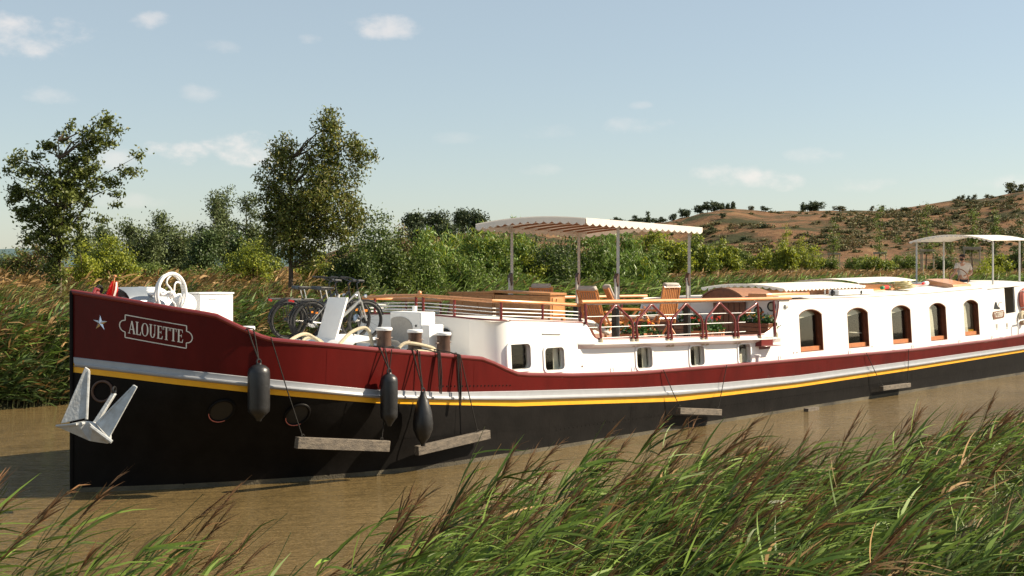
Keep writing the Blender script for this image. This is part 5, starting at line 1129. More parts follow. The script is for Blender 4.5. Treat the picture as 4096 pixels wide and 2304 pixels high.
# planters
def planter(s, t, z, length, label, group, seed, depth=.34, hh=.20, rz=0, flw=10, cols=('flred', 'flyel'), mt='planter'):
    rg_ = np.random.default_rng(seed); o = onb('planter_box', s, t, z, rz, label, 'planter', group)
    b = MB()
    for k in range(3): b.bx((-length / 2, -depth / 2, .02 + k * hh / 3), (length / 2, depth / 2, .02 + (k + 1) * hh / 3 - .008))
    bo = b.build('box', M[mt], o, bevel=.004)
    for x in (-length / 2 + .03, length / 2 - .03): MB().bx((x - .03, -depth / 2 - .012, 0), (x + .03, -depth / 2, hh + .02)).build('corner_post', M[mt], bo)
    MB().bx((-length / 2 + .02, -depth / 2 + .02, hh - .02), (length / 2 - .02, depth / 2 - .02, hh + .012)).build('soil', M['interior'], bo)
    cc, C = crown_pts([(x, 0, hh + .10, .16, depth * .55, .13) for x in np.linspace(-length / 2 + .1, length / 2 - .1, 5)] + [(x, -depth / 2, hh + .02, .14, .08, .10) for x in np.linspace(-length / 2 + .1, length / 2 - .1, 5)], 46, 12, .045, rg_)
    V, F = leaves(C, .06, .055, rg_, .3); np_mesh('foliage', V, F, M['geran'], parent=o)
    for k in range(flw):
        c_ = Vector((rg_.uniform(-length / 2, length / 2), rg_.uniform(-depth * .6, depth * .3), hh + rg_.uniform(.12, .30))); fl = MB()
        for j in range(7):
            q = c_ + Vector(rg_.normal(size=3)) * .018; fl.lathe([(.001, -.012), (.018, 0), (.001, .012)], q, 6)
        f_ = fl.build('flower', M[cols[k % len(cols)]], o)
    return o
G = 'flower planters on the terrace'
planter(11.55, 1.62, 1.76, .92, 'planter of red and yellow geraniums behind the second hoop of the terrace rail', G, 1, flw=12)
planter(14.05, 1.62, 1.735, .86, 'planter of red geraniums right of the right near canopy post', G, 2, flw=6, cols=('flred',))
planter(16.12, 1.62, 1.73, .8, 'shaded planter with orange flowers at the right end of the terrace', G, 3, flw=14, cols=('flyel', 'florange', 'florange'), mt='mahog', hh=.30, rz=90, depth=.4)  # bulkhead planters get a darker wood as painted shade
planter(16.1, -1.25, 1.73, .95, 'shaded planter with rusty flowers against the white bulkhead left of the door', G, 4, flw=12, cols=('florange', 'flyel'), mt='mahog', hh=.30, rz=90, depth=.4)
planter(16.0, -.25, 1.73, .6, 'small planter with few orange flowers next to the dark door', G, 5, flw=5, cols=('florange',), mt='mahog', hh=.26, rz=90, depth=.34)
# deck chairs: local +x = the way the sitter faces
def chair(s, t, rz, label, z=1.76, recl=18, slats=True, cush=True, leg_rest=False):
    o = onb('deck_chair', s, t, z, rz, label, 'chair', 'teak folding chairs on the terrace')
    ry = Matrix.Rotation(R(-recl), 3, 'Y')
    def bk(x, y, zz): return Vector((-.22, 0, .40)) + ry @ Vector((x, y, zz))
    b = MB()
    for y in (-.24, .24): b.tube([bk(0, y, -.05), bk(0, y, .78)], .024, 6)
    b.tube([bk(0, -.24, .76), bk(0, .24, .76)], .028, 6).tube([bk(0, -.24, .06), bk(0, .24, .06)], .022, 6)
    if slats:
        for k in range(8): y = -.19 + k * .054; b.box(bk(0, y, .41), (.014, .030, .68), ry)
    b.build('backrest', M['teak'], o)
    sb = MB()
    for k in range(8): sb.box((-.20 + k * .062, 0, .415), (.045, .48, .018))
    sb.tube([(-.24, -.24, .40), (.27, -.24, .40)], .02, 6).tube([(-.24, .24, .40), (.27, .24, .40)], .02, 6); sb.build('seat', M['teak'], o)
    for y in (-.26, .26):
        MB().tube([(.26, y, 0), (-.22, y, .56)], .022, 6).build('leg', M['teak'], o); MB().tube([(-.30, y, 0), (.24, y, .62)], .022, 6).build('leg', M['teak'], o)
        MB().tube([(-.28, y * 1.06, .64), (.28, y * 1.06, .63)], .028, 6).build('armrest', M['teak'], o)
    if cush:
        c_ = MB(); c_.box(bk(.045, 0, .42), (.07, .44, .76), ry); c_.box((.02, 0, .46), (.50, .44, .07)); c_.build('cushion', M['cushion'], o, bevel=.025)
        MB().box(bk(.03, 0, .80), (.12, .42, .09), ry).build('head_roll', M['cushion'], o, bevel=.03)
    if leg_rest:
        MB().box((.55, 0, .38), (.55, .46, .04), Matrix.Rotation(R(12), 3, 'Y')).build('leg_rest', M['teak'], o)
    return o
chair(11.35, -.75, 30, 'folding chair with grey cushioned back showing above the wooden cabinets', z=1.76)
chair(11.42, .75, 8, 'reclined chair with dark shaded back next to the cabinets', recl=26, leg_rest=True)
chair(13.05, .25, -40, 'chair with grey cushion seen behind the left near canopy post', recl=24)
chair(13.15, 1.0, 80, 'slatted teak chair with its open back towards the canal', recl=12, cush=True)
tb = onb('low_table', 11.75, .15, 1.76, 0, 'low teak table between the terrace chairs', 'table'); MB().box((0, 0, .44), (.6, .6, .03)).build('tabletop', M['teak'], tb)
for x in (-.25, .25):
    for y in (-.25, .25): MB().tube([(x, y, 0), (x, y, .43)], .02, 6).build('leg', M['teak'], tb)
cr = onb('rolled_cushion', 9.95, 1.5, 2.05, 0, 'pale rolled cover slung over the terrace wires left of the first hoop', 'rolled cover')
MB().tube([(-.45, .0, .14), (-.1, -.03, .20), (.25, 0, .15), (.6, .02, .02), (.8, .0, -.06)], [.05, .075, .075, .06, .04], 10).build('roll', M['canvas'], cr, smooth=60)
for x in (-.2, .3): MB().torus((x, 0, .17 - .05 * (x > 0)), .08, .008, Matrix.Rotation(R(90), 3, 'Y'), 14, 5).build('tie', M['rope'], cr)
# fenders
def fender(s, z0, z1, r, label, stand=.0, rope_top=None, tilt=0, pear=False, dt=.0):
    t = hullt(s, zsil(s)) + .11 + r * .85 + dt; o = onb('fender', s, t, z0, 0, label, 'fender', 'black rubber fenders hanging from the bulwark'); h_ = z1 - z0
    if pear: prof = [(.0, 0), (.035, .0), (.04, .05), (r * .62, .13), (r * .95, h_ * .30), (r, h_ * .42), (r * .88, h_ * .62), (r * .55, h_ * .84), (.045, h_ * .95), (.04, h_), (.0, h_)]
    else: prof = [(.0, 0), (.035, 0), (.05, .03), (r * .72, .10), (r * .97, .14), (r, .20), (r * 1.01, h_ * .55), (r, h_ - .14), (r * .92, h_ - .085), (r * .62, h_ - .04), (.045, h_ - .02), (.04, h_), (0, h_)]
    tl = Matrix.Rotation(R(tilt), 3, 'Y')
    MB().lathe(prof, (0, 0, 0), 22, tl).build('body', M['rubber'], o, smooth=50)
    top = tl @ Vector((0, 0, h_)); MB().torus(top + Vector((0, 0, .02)), .035, .014, Matrix.Rotation(R(90), 3, 'X') , 14, 6).build('eye', M['rubber'], o)
    gz = ztop(s) + .045 - z0; gy = (t - hullt(s, ztop(s))) 
    for dx in (-.03, .035):
        MB().tube([top + Vector((0, 0, .04)), Vector((dx, gy * .5, (top.z + gz) / 2 + .05)), Vector((dx * 1.6, gy - .03, gz)), Vector((dx, gy + .12, gz + .01))], .011, 6).build('rope', M['darkrope'], o)
    return o
fender(1.80, 1.07, 1.92, .162, 'largest black fender, hanging at the bow shoulder', dt=.02)
fender(3.92, .84, 1.68, .138, 'slim black fender hanging under the first of three bollards')
fender(4.62, .46, 1.33, .165, 'pear-shaped black fender hanging lowest, right of the slim one', pear=True)
# coiled spare lines hanging over the side
for s, ln, lab in ((5.10, .62, 'dark rope bight hanging left of the last bollard'), (5.55, .80, 'doubled dark rope hanging over the red plating right of the last bollard')):
    t = hullt(s, ztop(s)) + .06; o = onb('hanging_rope', s, t, ztop(s), 0, lab, 'rope'); 
    MB().tube([(-.25, .3, .12), (-.05, .12, .07), (0, 0, .03), (-.01, -.03, -.3), (0, -.05, -ln), (.03, -.05, -ln - .02), (.05, -.04, -.3), (.05, 0, .03), (.03, .12, .05)], .011, 6).tube([(.025, .0, .03), (.03, -.045, -ln * .9)], .01, 6).build('strand', M['darkrope'], o)
# fender boards
def fboard(pa, pb, hh, label, ropes, dark=0):
    """pa, pb: (s, t, z) of the top ends"""
    A, B = Vector(L3(*pa)), Vector(L3(*pb)); d = B - A; ln = d.length; o = empty('fender_board', W3(*pa), 0, label, 'fender board', 'weathered timber fender boards along the hull')
    o.rotation_euler = (0, -math.asin(d.z / ln), PHI + math.atan2(d.y, d.x))
    b = MB().bx((0, -.055, -hh), (ln, .055, 0)); b.build('timber', M['board'], o, bevel=.006)
    for fr_, (sx, tz) in ropes:
        P = A + d * fr_; Q = Vector(L3(sx, hullt(sx, ztop(sx)) + .055, ztop(sx) + .03)); Mi = (Matrix.Rotation(math.atan2(d.y, d.x), 3, 'Z') @ Matrix.Rotation(-math.asin(d.z / ln), 3, 'Y')).transposed()
        p1 = Mi @ (P - A); p2 = Mi @ (Q - A); md = (p1 + p2) / 2 + Vector((0, 0, -.02))
        MB().tube([p1, md, p2], .009, 5).torus(p1 + Vector((0, 0, .012)), .03, .008, Matrix.Rotation(R(90), 3, 'X'), 10, 5).build('rope', M['darkrope'], o)
    return o
fboard((2.35, 2.30, .80), (3.98, 2.50, .60), .17, 'long mottled timber board hanging below the round porthole', [(.06, (2.05, 0)), (.92, (4.1, 0))])
fboard((4.62, 2.44, .44), (6.22, 2.50, .56), .15, 'pale timber board half hidden by the near reeds', [(.1, (4.7, 0)), (.85, (5.62, 0))])
fboard((11.75, 2.50, .49), (13.25, 2.50, .335), .13, 'grey timber board hanging amidships near the water', [(.04, (11.35, 0)), (.95, (13.62, 0))])
fboard((20.55, 2.50, .315), (22.1, 2.50, .30), .11, 'small grey timber board hanging near the water towards the stern', [(.04, (19.9, 0)), (.95, (22.25, 0))])
fl_ = MB().bx((0, 0, 0), (.5, .12, .07)).build('floating_plank', M['board'], None); fl_.location = W3(16.7, 2.62, .0); fl_.rotation_euler = (0, 0, PHI); tag(fl_, 'short pale plank floating at the waterline', 'plank')
# anchor
an = empty('anchor', at(357, 1700, 17.25), 0, 'big pale grey folding anchor hanging at the bow', 'anchor')
an.rotation_euler = (R(-4), 0, R(-6))
def plate3(pts, th, name, m=M['anchor']):
    b = MB(); n_ = len(pts); f = [(x, y - th / 2, z) for x, y, z in pts] + [(x, y + th / 2, z) for x, y, z in pts]
    b.add(f, [tuple(range(n_)), tuple(range(n_, 2 * n_))] + [(i, (i + 1) % n_, n_ + (i + 1) % n_, n_ + i) for i in range(n_)]); return b.build(name, m, an, smooth=0, bevel=.008)
plate3([(-.36, -.10, .02), (-.03, -.02, .10), (-.045, .06, .76), (-.10, .04, .80)], .035, 'fluke')
plate3([(.10, -.02, .03), (.35, -.12, -.16), (.665, .02, .53), (.60, .05, .56)], .035, 'fluke')
MB().tube([(-.03, -.03, .08), (-.055, .05, .74)], .022, 6).build('fluke_rib', M['anchor'], an); MB().tube([(.13, -.04, .02), (.61, .03, .54)], .018, 6).build('fluke_rib', M['anchor'], an)
MB().prism([(.0, -.02), (.085, .0), (.245, .42), (.19, .44)], lambda a_, b_, d: (a_, .06 + d + b_ * .55, b_), -.035, .035).build('shank', M['anchor'], an, bevel=.01)
cwn = MB(); cv = [(-.46, -.06, -.02), (-.10, -.16, .02), (.03, -.10, .06), (.13, -.18, -.02), (.40, -.16, -.22), (.30, -.06, -.25), (.06, -.10, -.215), (-.30, .0, -.09), (-.12, .08, .05), (.1, .1, .03), (.30, .06, -.14)]
cwn.add(cv, [(0, 1, 6, 7), (1, 2, 6), (2, 3, 6), (3, 4, 5, 6), (0, 8, 1), (1, 8, 2), (2, 8, 9), (2, 9, 3), (3, 9, 10), (3, 10, 4), (7, 6, 9, 8), (6, 5, 10, 9), (0, 7, 8), (4, 10, 5)])
cwn.build('crown_plate', M['anchor'], an, smooth=0, bevel=.006)
MB().tube([(-.44, -.07, -.015), (-.10, -.17, .02)], .018, 6).build('stock_arm', M['anchor'], an)
MB().tube([(.10, -.17, -.01), (.40, -.16, -.215)], .026, 6).build('stock_arm', M['anchor'], an)
# ropes lying on the fore deck
def ropeobj(pts, r, lab, m='rope'):
    c0 = Vector(L3(*pts[0])); o = onb('mooring_rope', pts[0][0], pts[0][1], pts[0][2], 0, lab, 'rope', 'mooring ropes on the fore deck')
    P = [Vector(L3(*p)) - c0 for p in pts]; fine = []
    for i in range(len(P) - 1):
        for k in range(6):
            t_ = k / 6; p0 = P[max(i - 1, 0)]; p1 = P[i]; p2 = P[i + 1]; p3 = P[min(i + 2, len(P) - 1)]
            fine.append(.5 * ((2 * p1) + (-p0 + p2) * t_ + (2 * p0 - 5 * p1 + 4 * p2 - p3) * t_ ** 2 + (-p0 + 3 * p1 - 3 * p2 + p3) * t_ ** 3))
    fine.append(P[-1]); MB().tube(fine, r, 8).build('strand', M[m], o)
ropeobj([(2.6, 1.6, 2.10), (2.9, 1.5, 2.22), (3.15, 1.45, 2.27), (3.3, 1.5, 2.20), (3.4, 1.6, 2.08)], .028, 'thick pale rope loop rising above the gunwale in front of the bicycles')
ropeobj([(3.55, 1.75, 2.05), (3.85, 1.7, 2.26), (4.12, 1.7, 2.34), (4.22, 1.75, 2.28), (4.2, 1.85, 2.05)], .028, 'thick pale rope arching down to the left side of the first of three bollards')
ropeobj([(3.2, 1.2, 2.05), (3.4, 1.15, 2.18), (3.6, 1.2, 2.16), (3.7, 1.3, 2.04)], .022, 'small pale rope loop at the foot of the open hatch lid')
ropeobj([(4.6, 1.98, 1.95), (4.75, 2.0, 2.07), (4.95, 2.05, 2.06), (5.25, 2.1, 1.99), (5.35, 2.1, 1.94), (5.1, 2.15, 1.93), (4.8, 2.12, 1.96)], .030, 'thick pale rope coiled round the foot of the middle bollard')
ropeobj([(4.15, 2.05, 2.02), (4.3, 2.1, 2.0), (4.5, 2.1, 2.0), (4.62, 2.0, 1.99), (4.5, 1.8, 2.0), (4.2, 1.8, 2.03), (4.12, 2.0, 2.01), (4.4, 2.14, 2.03)], .028, 'dark rope wrapped round the foot of the first bollard', 'darkrope')
ropeobj([(4.9, 2.02, 1.94), (5.1, 2.1, 1.92), (5.25, 2.05, 1.92), (5.2, 1.85, 1.92), (4.95, 1.85, 1.93), (4.9, 2.05, 1.95), (5.5, 2.15, 1.87), (5.7, 2.1, 1.84), (5.9, 2.05, 1.85)], .022, 'dark rope running from the middle bollard to the last bollard', 'darkrope')
# bicycles
def bicycle(s, t, rz, label, frame='bikeblack', lean=5, first=[None]):
    o = onb('bicycle', s, t, 2.04, rz, label, 'bicycle', 'bicycles parked on the fore deck'); o.rotation_euler = (R(lean), 0, PHI + R(rz))
    X = Matrix.Rotation(R(90), 3, 'X'); RW, FW = Vector((-.53, 0, .345)), Vector((.53, 0, .345))
    for c_, hubr in ((RW, .03), (FW, .055)):
        w_ = empty('wheel'); w_.parent = o
        MB().torus(c_, .322, .027, X, 40, 8).build('tyre', M['tyre'], w_)
        MB().torus(c_, .292, .010, X, 40, 6).build('rim', M['darksteel'], w_)
        sp = MB()
        for k in range(16): a_ = math.pi * 2 * k / 16; sp.tube([c_ + Vector((.03 * math.cos(a_ + .6), .02 * (-1) ** k, .03 * math.sin(a_ + .6))), c_ + Vector((.30 * math.cos(a_), 0, .30 * math.sin(a_)))], .0018, 3, cap=False)
        sp.lathe([(hubr, -.04), (hubr, .04)], c_, 12, X); sp.build('spokes', M['darksteel'], w_)
        MB().torus(c_, .365, .014, X, 30, 6, R(20) if c_ is RW else R(15), R(185) if c_ is RW else R(150)).build('mudguard', M['bikeblack'], o)
    BB = Vector((-.08, 0, .30)); ST = Vector((-.22, 0, .74)); HT = Vector((.36, 0, .86)); HB = Vector((.41, 0, .70))
    f = MB().tube([BB, ST], .018, 8).tube([HT, HB], .022, 8).tube([BB, HB], .03, 8).tube([BB + Vector((-.03, 0, .12)), HT], .018, 8)
    for y in (-.05, .05):
        f.tube([BB + Vector((0, y * .5, 0)), RW + Vector((0, y, 0))], .011, 6).tube([ST + Vector((0, y * .3, -.06)), RW + Vector((0, y, 0))], .009, 6).tube([HB + Vector((0, y, -.0)), FW + Vector((0, y, 0))], .014, 6)
    f.build('frame', M[frame], o)
    MB().tube([ST, ST + Vector((-.05, 0, .18))], .013, 6).build('seat_post', M['chrome'], o)
    sd_ = MB(); sd_.add([(-.40, -.09, .955), (-.40, .09, .955), (-.26, .05, .95), (-.10, .015, .94), (-.10, -.015, .94), (-.26, -.05, .95), (-.41, -.08, .90), (-.41, .08, .90), (-.28, 0, .88), (-.12, 0, .90)],
        [(0, 1, 2, 5), (2, 3, 4, 5), (0, 6, 7, 1), (6, 8, 7), (1, 7, 8, 2), (2, 8, 9, 3), (3, 9, 4), (4, 9, 8, 5), (5, 8, 6, 0)]); sd_.build('saddle', M['rubber'], o, bevel=.012, smooth=60)
    MB().tube([HT, HT + Vector((-.03, 0, .14)), HT + Vector((.03, 0, .18))], .014, 6).build('stem', M['bikeblack'], o)
    hb_ = HT + Vector((.03, 0, .18)); MB().tube([hb_ + Vector((-.20, -.32, .05)), hb_ + Vector((-.06, -.26, .04)), hb_ + Vector((.02, -.1, .0)), hb_ + Vector((.02, .1, .0)), hb_ + Vector((-.06, .26, .04)), hb_ + Vector((-.20, .32, .05))], .012, 6).build('handlebar', M['bikeblack'], o)
    for y in (-1, 1): MB().tube([hb_ + Vector((-.09, .27 * y, .042)), hb_ + Vector((-.21, .325 * y, .05))], .019, 8).build('grip', M['rubber'], o)
    MB().tube([(-.86, -.06, .73), (-.34, -.06, .73)], .006, 5).tube([(-.86, .06, .73), (-.34, .06, .73)], .006, 5).tube([(-.86, -.06, .73), (-.86, .06, .73)], .006, 5).tube([(-.6, -.06, .73), RW + Vector((0, -.07, 0))], .006, 5).tube([(-.6, .06, .73), RW + Vector((0, .07, 0))], .006, 5).build('luggage_rack', M['bikeblack'], o)
    MB().box((-.88, 0, .71), (.025, .07, .03)).build('tail_lamp', M['redlamp'], o)
    MB().lathe([(.001, -.02), (.035, 0), (.035, .03)], (.50, 0, .78), 12, Matrix.Rotation(R(90), 3, 'Y')).build('headlamp', M['chrome'], o)
    MB().lathe([(.09, -.006), (.09, .006)], BB, 20, X).tube([BB, BB + Vector((.12, -.07, -.10))], .010, 6).tube([BB, BB + Vector((-.12, .07, .10))], .010, 6).build('crankset', M['chrome'], o)
    MB().box(RW + Vector((.10, -.02, .16)), (.05, .01, .03)).build('spoke_reflector', M['orangelamp'], o); MB().box(FW + Vector((-.02, -.02, .18)), (.09, .01, .04)).build('spoke_reflector', M['orangelamp'], o)
    return o
bicycle(4.84, .17, -12, 'nearest black bicycle with silver frame behind the open hatch lid', 'bikegrey')
bicycle(4.97, -.20, -3, 'black city bicycle, second from the camera on the fore deck')
bicycle(4.94, -.56, -15, 'black city bicycle, third from the camera on the fore deck')
bicycle(5.10, -.92, -6, 'farthest black bicycle on the fore deck')
# hoses and small things on the roof
hc = onb('hose_coil', 24.75, 1.05, 2.72, 0, 'coil of pale yellow hose on the cabin roof', 'hose')
b_ = MB()
for k in range(9): b_.torus((rr.uniform(-.06, .06), rr.uniform(-.06, .06), .04 + .02 * k), .30 - .018 * k, .022, Matrix.Rotation(R(rr.uniform(-16, 22)), 3, 'X') @ Matrix.Rotation(R(rr.uniform(-16, 16)), 3, 'Y'), 26, 6)
b_.build('loops', M['coil'], hc)
rl = onb('line_bundle', 23.55, 1.15, 2.72, 0, 'bundle of red and green line left of the yellow hose', 'rope bundle'); MB().tube([(-.3, 0, .08), (0, 0, .1), (.12, 0, .09)], .07, 10).build('red_turns', M['flagred'], rl)
MB().tube([(-.42, 0, .07), (-.28, 0, .08)], .075, 10).tube([(.12, 0, .09), (.22, 0, .08)], .07, 10).build('green_turns', M['greenrope'], rl)
bo_ = onb('white_buoy', 27.3, .55, 2.78, 0, 'white buoy with a red end left of the helm hatch', 'buoy'); MB().tube([(-.2, 0, .12), (-.14, 0, .12), (.2, 0, .12), (.26, 0, .12)], [.04, .1, .1, .04], 12).build('float', M['white2'], bo_); MB().tube([(-.3, 0, .1), (-.2, 0, .12)], [.05, .06], 10).build('end_cap', M['flagred'], bo_)
lr = onb('life_ring', 31.2, 2.02, 2.33, 0, 'faded red life ring hanging at the stern, cut by the right edge', 'life ring')
MB().torus((0, -.05, 0), .30, .075, Matrix.Rotation(R(90), 3, 'X'), 36, 12).build('ring', M['ringred'], lr)
for a_ in (45, 135, 225, 315): MB().torus((.30 * math.cos(R(a_)), -.05, .30 * math.sin(R(a_))), .08, .012, Matrix.Rotation(R(-a_), 3, 'Y') @ Matrix.Rotation(0, 3, 'X'), 14, 6).build('strap', M['white2'], lr)
cb2 = onb('rope_coil', 30.9, 2.1, 1.75, 0, 'pale rope coil hanging under the life ring', 'rope'); MB().torus((0, 0, 0), .18, .05, Matrix.Rotation(R(90), 3, 'X'), 24, 8).torus((.02, -.03, -.03), .16, .04, Matrix.Rotation(R(80), 3, 'X'), 24, 8).build('turns', M['rope'], cb2)
# ------------------------------------------------------------------ helmsman
def skin_body(name, joints, edges, mat_, parent, sub=2, root=0):
    me = bpy.data.meshes.new(name); me.from_pydata([j[0] for j in joints], edges, []); me.materials.append(mat_)
    o = bpy.data.objects.new(name, me); COL.objects.link(o); o.parent = parent
    m = o.modifiers.new('skin', 'SKIN'); m.use_smooth_shade = True
    for i, j in enumerate(joints):
        sv = me.skin_vertices[0].data[i]; r_ = j[1]; sv.radius = r_ if isinstance(r_, tuple) else (r_, r_); sv.use_root = (i == root)
    s_ = o.modifiers.new('sub', 'SUBSURF'); s_.levels = sub; s_.render_levels = sub
    return o
pe = empty('person', W3(31.35, -.02, 2.03), 0, 'bearded man in cream polo shirt, dark cap and sunglasses at the stern helm', 'person')
pe.rotation_euler = (0, 0, R(8))    # local: x right in the picture, -y towards the camera
J = [((0, 0, .92), (.15, .11)), ((0, 0, 1.12), (.15, .11)), ((0, .01, 1.34), (.19, .12)), ((-.01, .01, 1.46), (.10, .08)), ((-.02, .0, 1.53), .055),
     ((-.20, .0, 1.40), .065), ((-.30, -.06, 1.16), .048), ((-.50, -.16, .98), .036), ((-.57, -.20, .92), .034),
     ((.20, .0, 1.40), .065), ((.29, -.02, 1.14), .050), ((.10, -.24, 1.06), .038), ((.02, -.27, 1.06), .034),
     ((-.10, 0, .86), .10), ((-.12, -.02, .48), .07), ((-.12, .02, .08), .05), ((-.12, -.12, .04), .045), ((.10, 0, .86), .10), ((.12, -.02, .48), .07), ((.12, .02, .08), .05), ((.12, -.12, .04), .045), ((-.03, -.01, 1.60), .075)]
E_ = [(0, 1), (1, 2), (2, 3), (3, 4), (4, 21), (2, 5), (5, 6), (6, 7), (7, 8), (2, 9), (9, 10), (10, 11), (11, 12), (0, 13), (13, 14), (14, 15), (15, 16), (0, 17), (17, 18), (18, 19), (19, 20)]
skin_body('body', J, E_, M['skin'], pe)
def sph(c, d, name, m, parent, n=16):
    b = MB(); b.lathe([(math.sin(math.pi * i / 10) * .5 + 1e-4, -math.cos(math.pi * i / 10) * .5) for i in range(11)], (0, 0, 0), n, cap=False); b.v = [(v[0] * d[0] + c[0], v[1] * d[1] + c[1], v[2] * d[2] + c[2]) for v in b.v]; return b.build(name, m, parent, smooth=60)
sph((-.035, -.015, 1.64), (.155, .20, .235), 'head', M['skin'], pe)
sph((-.055, -.03, 1.585), (.13, .17, .11), 'beard', M['hair'], pe)
sph((-.03, .0, 1.69), (.175, .215, .14), 'cap', M['cap'], pe); MB().prism([(-.09, -.08), (.03, -.08), (.01, -.19), (-.10, -.19)], lambda a_, b_, d: (a_ - .02, b_, 1.69 + d), 0, .012).build('cap_peak', M['cap'], pe)
MB().box((-.045, -.115, 1.655), (.135, .02, .035)).build('sunglasses', M['shade'], pe, bevel=.008)
sph((-.05, -.125, 1.625), (.03, .035, .045), 'nose', M['skin'], pe)
for x in (-.115, .045): sph((x, 0, 1.635), (.02, .04, .06), 'ear', M['skin'], pe)
skin_body('polo_shirt', [((0, 0, .86), (.175, .13)), ((0, 0, 1.10), (.170, .125)), ((0, .01, 1.33), (.205, .135)), ((-.01, .01, 1.455), (.085, .075)), ((-.21, .0, 1.40), .085), ((-.285, -.04, 1.22), .070), ((.21, .0, 1.40), .085), ((.275, -.015, 1.21), .072)], [(0, 1), (1, 2), (2, 3), (2, 4), (4, 5), (2, 6), (6, 7)], M['shirt'], pe)
MB().torus((-.015, .0, 1.475), .07, .018, Matrix.Rotation(R(12), 3, 'X'), 18, 6).build('collar', M['canvas'], pe)
skin_body('trousers', [((0, 0, .90), (.16, .12)), ((-.10, 0, .84), .115), ((-.12, -.02, .48), .085), ((-.12, .02, .12), .07), ((.10, 0, .84), .115), ((.12, -.02, .48), .085), ((.12, .02, .12), .07)], [(0, 1), (1, 2), (2, 3), (0, 4), (4, 5), (5, 6)], M['trouser'], pe)
def hand(wr, dirv, upv, side, name='hand'):
    wr = Vector(wr); d = Vector(dirv).normalized(); n_ = Vector(upv); n_ = (n_ - d * n_.dot(d)).normalized(); sdv = d.cross(n_) * side
    Jh = [(tuple(wr), .028), (tuple(wr + d * .045), (.034, .018)), (tuple(wr + d * .085), (.036, .016))]; Eh = [(0, 1), (1, 2)]
    for k, (off, ln) in enumerate(((-.030, .062), (-.011, .075), (.009, .070), (.028, .052))):
        b0 = wr + d * .088 + sdv * off; i0 = len(Jh); Jh += [(tuple(b0 + d * ln * .45 - n_ * .006), .0085), (tuple(b0 + d * ln * .75 - n_ * .026), .008), (tuple(b0 + d * ln * .85 - n_ * .050), .007)]
        Eh += [(2, i0), (i0, i0 + 1), (i0 + 1, i0 + 2)]
    i0 = len(Jh); Jh += [(tuple(wr + d * .045 - sdv * .042 - n_ * .012), .011), (tuple(wr + d * .085 - sdv * .052 - n_ * .03), .009)]; Eh += [(1, i0), (i0, i0 + 1)]
    return skin_body(name, Jh, Eh, M['skin'], pe, 2)
hand((-.57, -.20, .92), (-.8, -.3, -.4), (0, -.3, 1), 1); hand((.02, -.27, 1.06), (-.9, -.25, -.1), (0, -.6, .8), -1)
sw2 = part('steering_wheel', M['teakdark'], MB().torus(L3(30.75, .1, 3.0), .32, .018, Matrix.Rotation(R(70), 3, 'Y'), 30, 8).tube([L3(30.75, .1, 2.0), L3(30.75, .1, 3.0)], .03, 8))
bpy.context.view_layer.update()
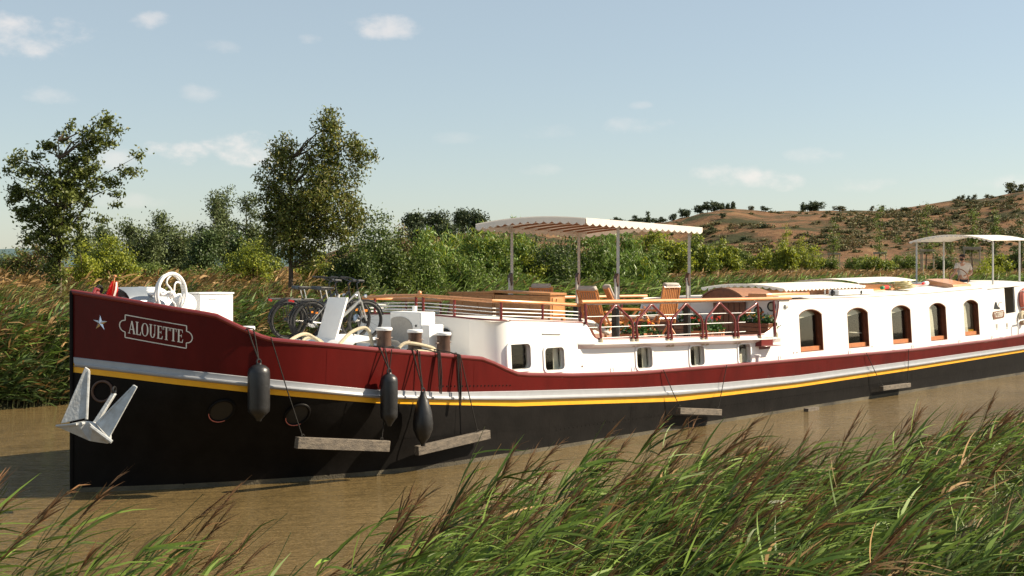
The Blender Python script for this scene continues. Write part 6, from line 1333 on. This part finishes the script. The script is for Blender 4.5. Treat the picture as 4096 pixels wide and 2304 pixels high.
# ------------------------------------------------------------------ the thicket behind the terrace, closed up, and more growth on the plain
for i, (px, yt, hw, Y, mm, m2, lab) in enumerate([
    (1700, 985, 90, 43, 'midleaf', 'cane', 'green bush left of the cabinets, under the pale cane clump'), (1830, 940, 100, 49, 'cane', 'brightleaf', 'cane clump between the two tall pale ones left of the canopy'), (1990, 955, 110, 44, 'midleaf', 'cane', 'dense green bush right behind the left far canopy post'),
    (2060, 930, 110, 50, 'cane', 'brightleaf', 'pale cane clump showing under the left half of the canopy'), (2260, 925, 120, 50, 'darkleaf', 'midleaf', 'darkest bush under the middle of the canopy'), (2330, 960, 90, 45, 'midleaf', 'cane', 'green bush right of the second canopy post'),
    (2480, 935, 110, 52, 'cane', 'midleaf', 'tall green clump behind the left near canopy post'), (2600, 1000, 80, 52, 'midleaf', 'cane', 'low green bush right of the feathery bush'), (2680, 945, 90, 75, 'brightleaf', 'midleaf', 'yellow-green shrub below the right canopy edge'), (2790, 955, 80, 80, 'midleaf', 'brightleaf', 'shrub right of the yellow-green one below the canopy corner'),
    (2620, 930, 110, 90, 'brightleaf', 'midleaf', 'tall yellow-green shrub behind the right end of the canopy'), (2890, 975, 70, 95, 'brightleaf', 'midleaf', 'feathery yellow-green shrub beside the first tall guard'), (1560, 930, 110, 45, 'darkleaf', 'midleaf', 'dark bush on the right shoulder of the big dark bush'), (1420, 1000, 100, 41, 'darkleaf', 'midleaf', 'low dark bush under the big dark bush'),
    (3140, 975, 60, 110, 'brightleaf', 'midleaf', 'light green bush around the foot of the tall light sapling'), (3500, 1030, 80, 120, 'midleaf', 'brightleaf', 'low yellow-green scrub before the tall slim sapling')]):
    bush('bush', px, yt, hw, Y, M[mm], lab, seed=400 + i, n=190, k=34, m2=M[m2], lumps=6, L=(.0016 * Y + .03) if Y < 70 else .2)
HV, HF, off_ = [], [], 0; rgs = np.random.default_rng(77)
for (px, py, hx, hy, n_) in [(3480, 900, 200, 40, 70), (3620, 870, 160, 40, 60), (3850, 900, 220, 60, 90), (3950, 950, 160, 60, 60), (3400, 970, 200, 40, 70), (3100, 1000, 340, 26, 90), (3750, 960, 200, 40, 60), (4000, 830, 140, 25, 40), (2500, 920, 300, 20, 40), (3300, 858, 300, 8, 24), (3200, 930, 300, 50, 12), (2900, 920, 160, 30, 8)]:
    for _ in range(n_):
        qx, qy = px + rr.gauss(0, .55) * hx, py + rr.gauss(0, .55) * hy; Y = on_hill(qx, qy)
        if Y is None: continue
        s_ = rr.uniform(5, 20) / FPX * Y; x = (qx - 2048) / FPX * Y; m_ = 110
        C = rgs.normal(size=(m_, 3)) * np.array([s_ * .6, s_ * .6, s_ * .28]) + np.array([x, Y, ghf(x, Y) + s_ * .15])
        V, F = leaves(C, .42, .26, rgs); HV.append(V); HF.append(F + off_); off_ += len(V)
o = np_mesh('hillside_scrub', np.concatenate(HV), np.concatenate(HF), [M['scrubleaf'], M['brownleaf']], (rgs.uniform(size=off_ // 4) < .4).astype(int), kind='stuff'); tag(o, 'low olive and brown scrub covering the slopes of the hill', 'scrub')
for o_, k_ in ((rl, .7), (bo_, .65)): o_.scale = (k_, k_, k_)
MB().tube([(-.02, -.22, .03), (-.02, -.13, .03)], .022, 10).build('pin', M['anchor'], an); MB().torus((.215, .30, .47), .05, .014, Matrix.Rotation(R(90), 3, 'Y'), 16, 6).build('shackle', M['darksteel'], an)
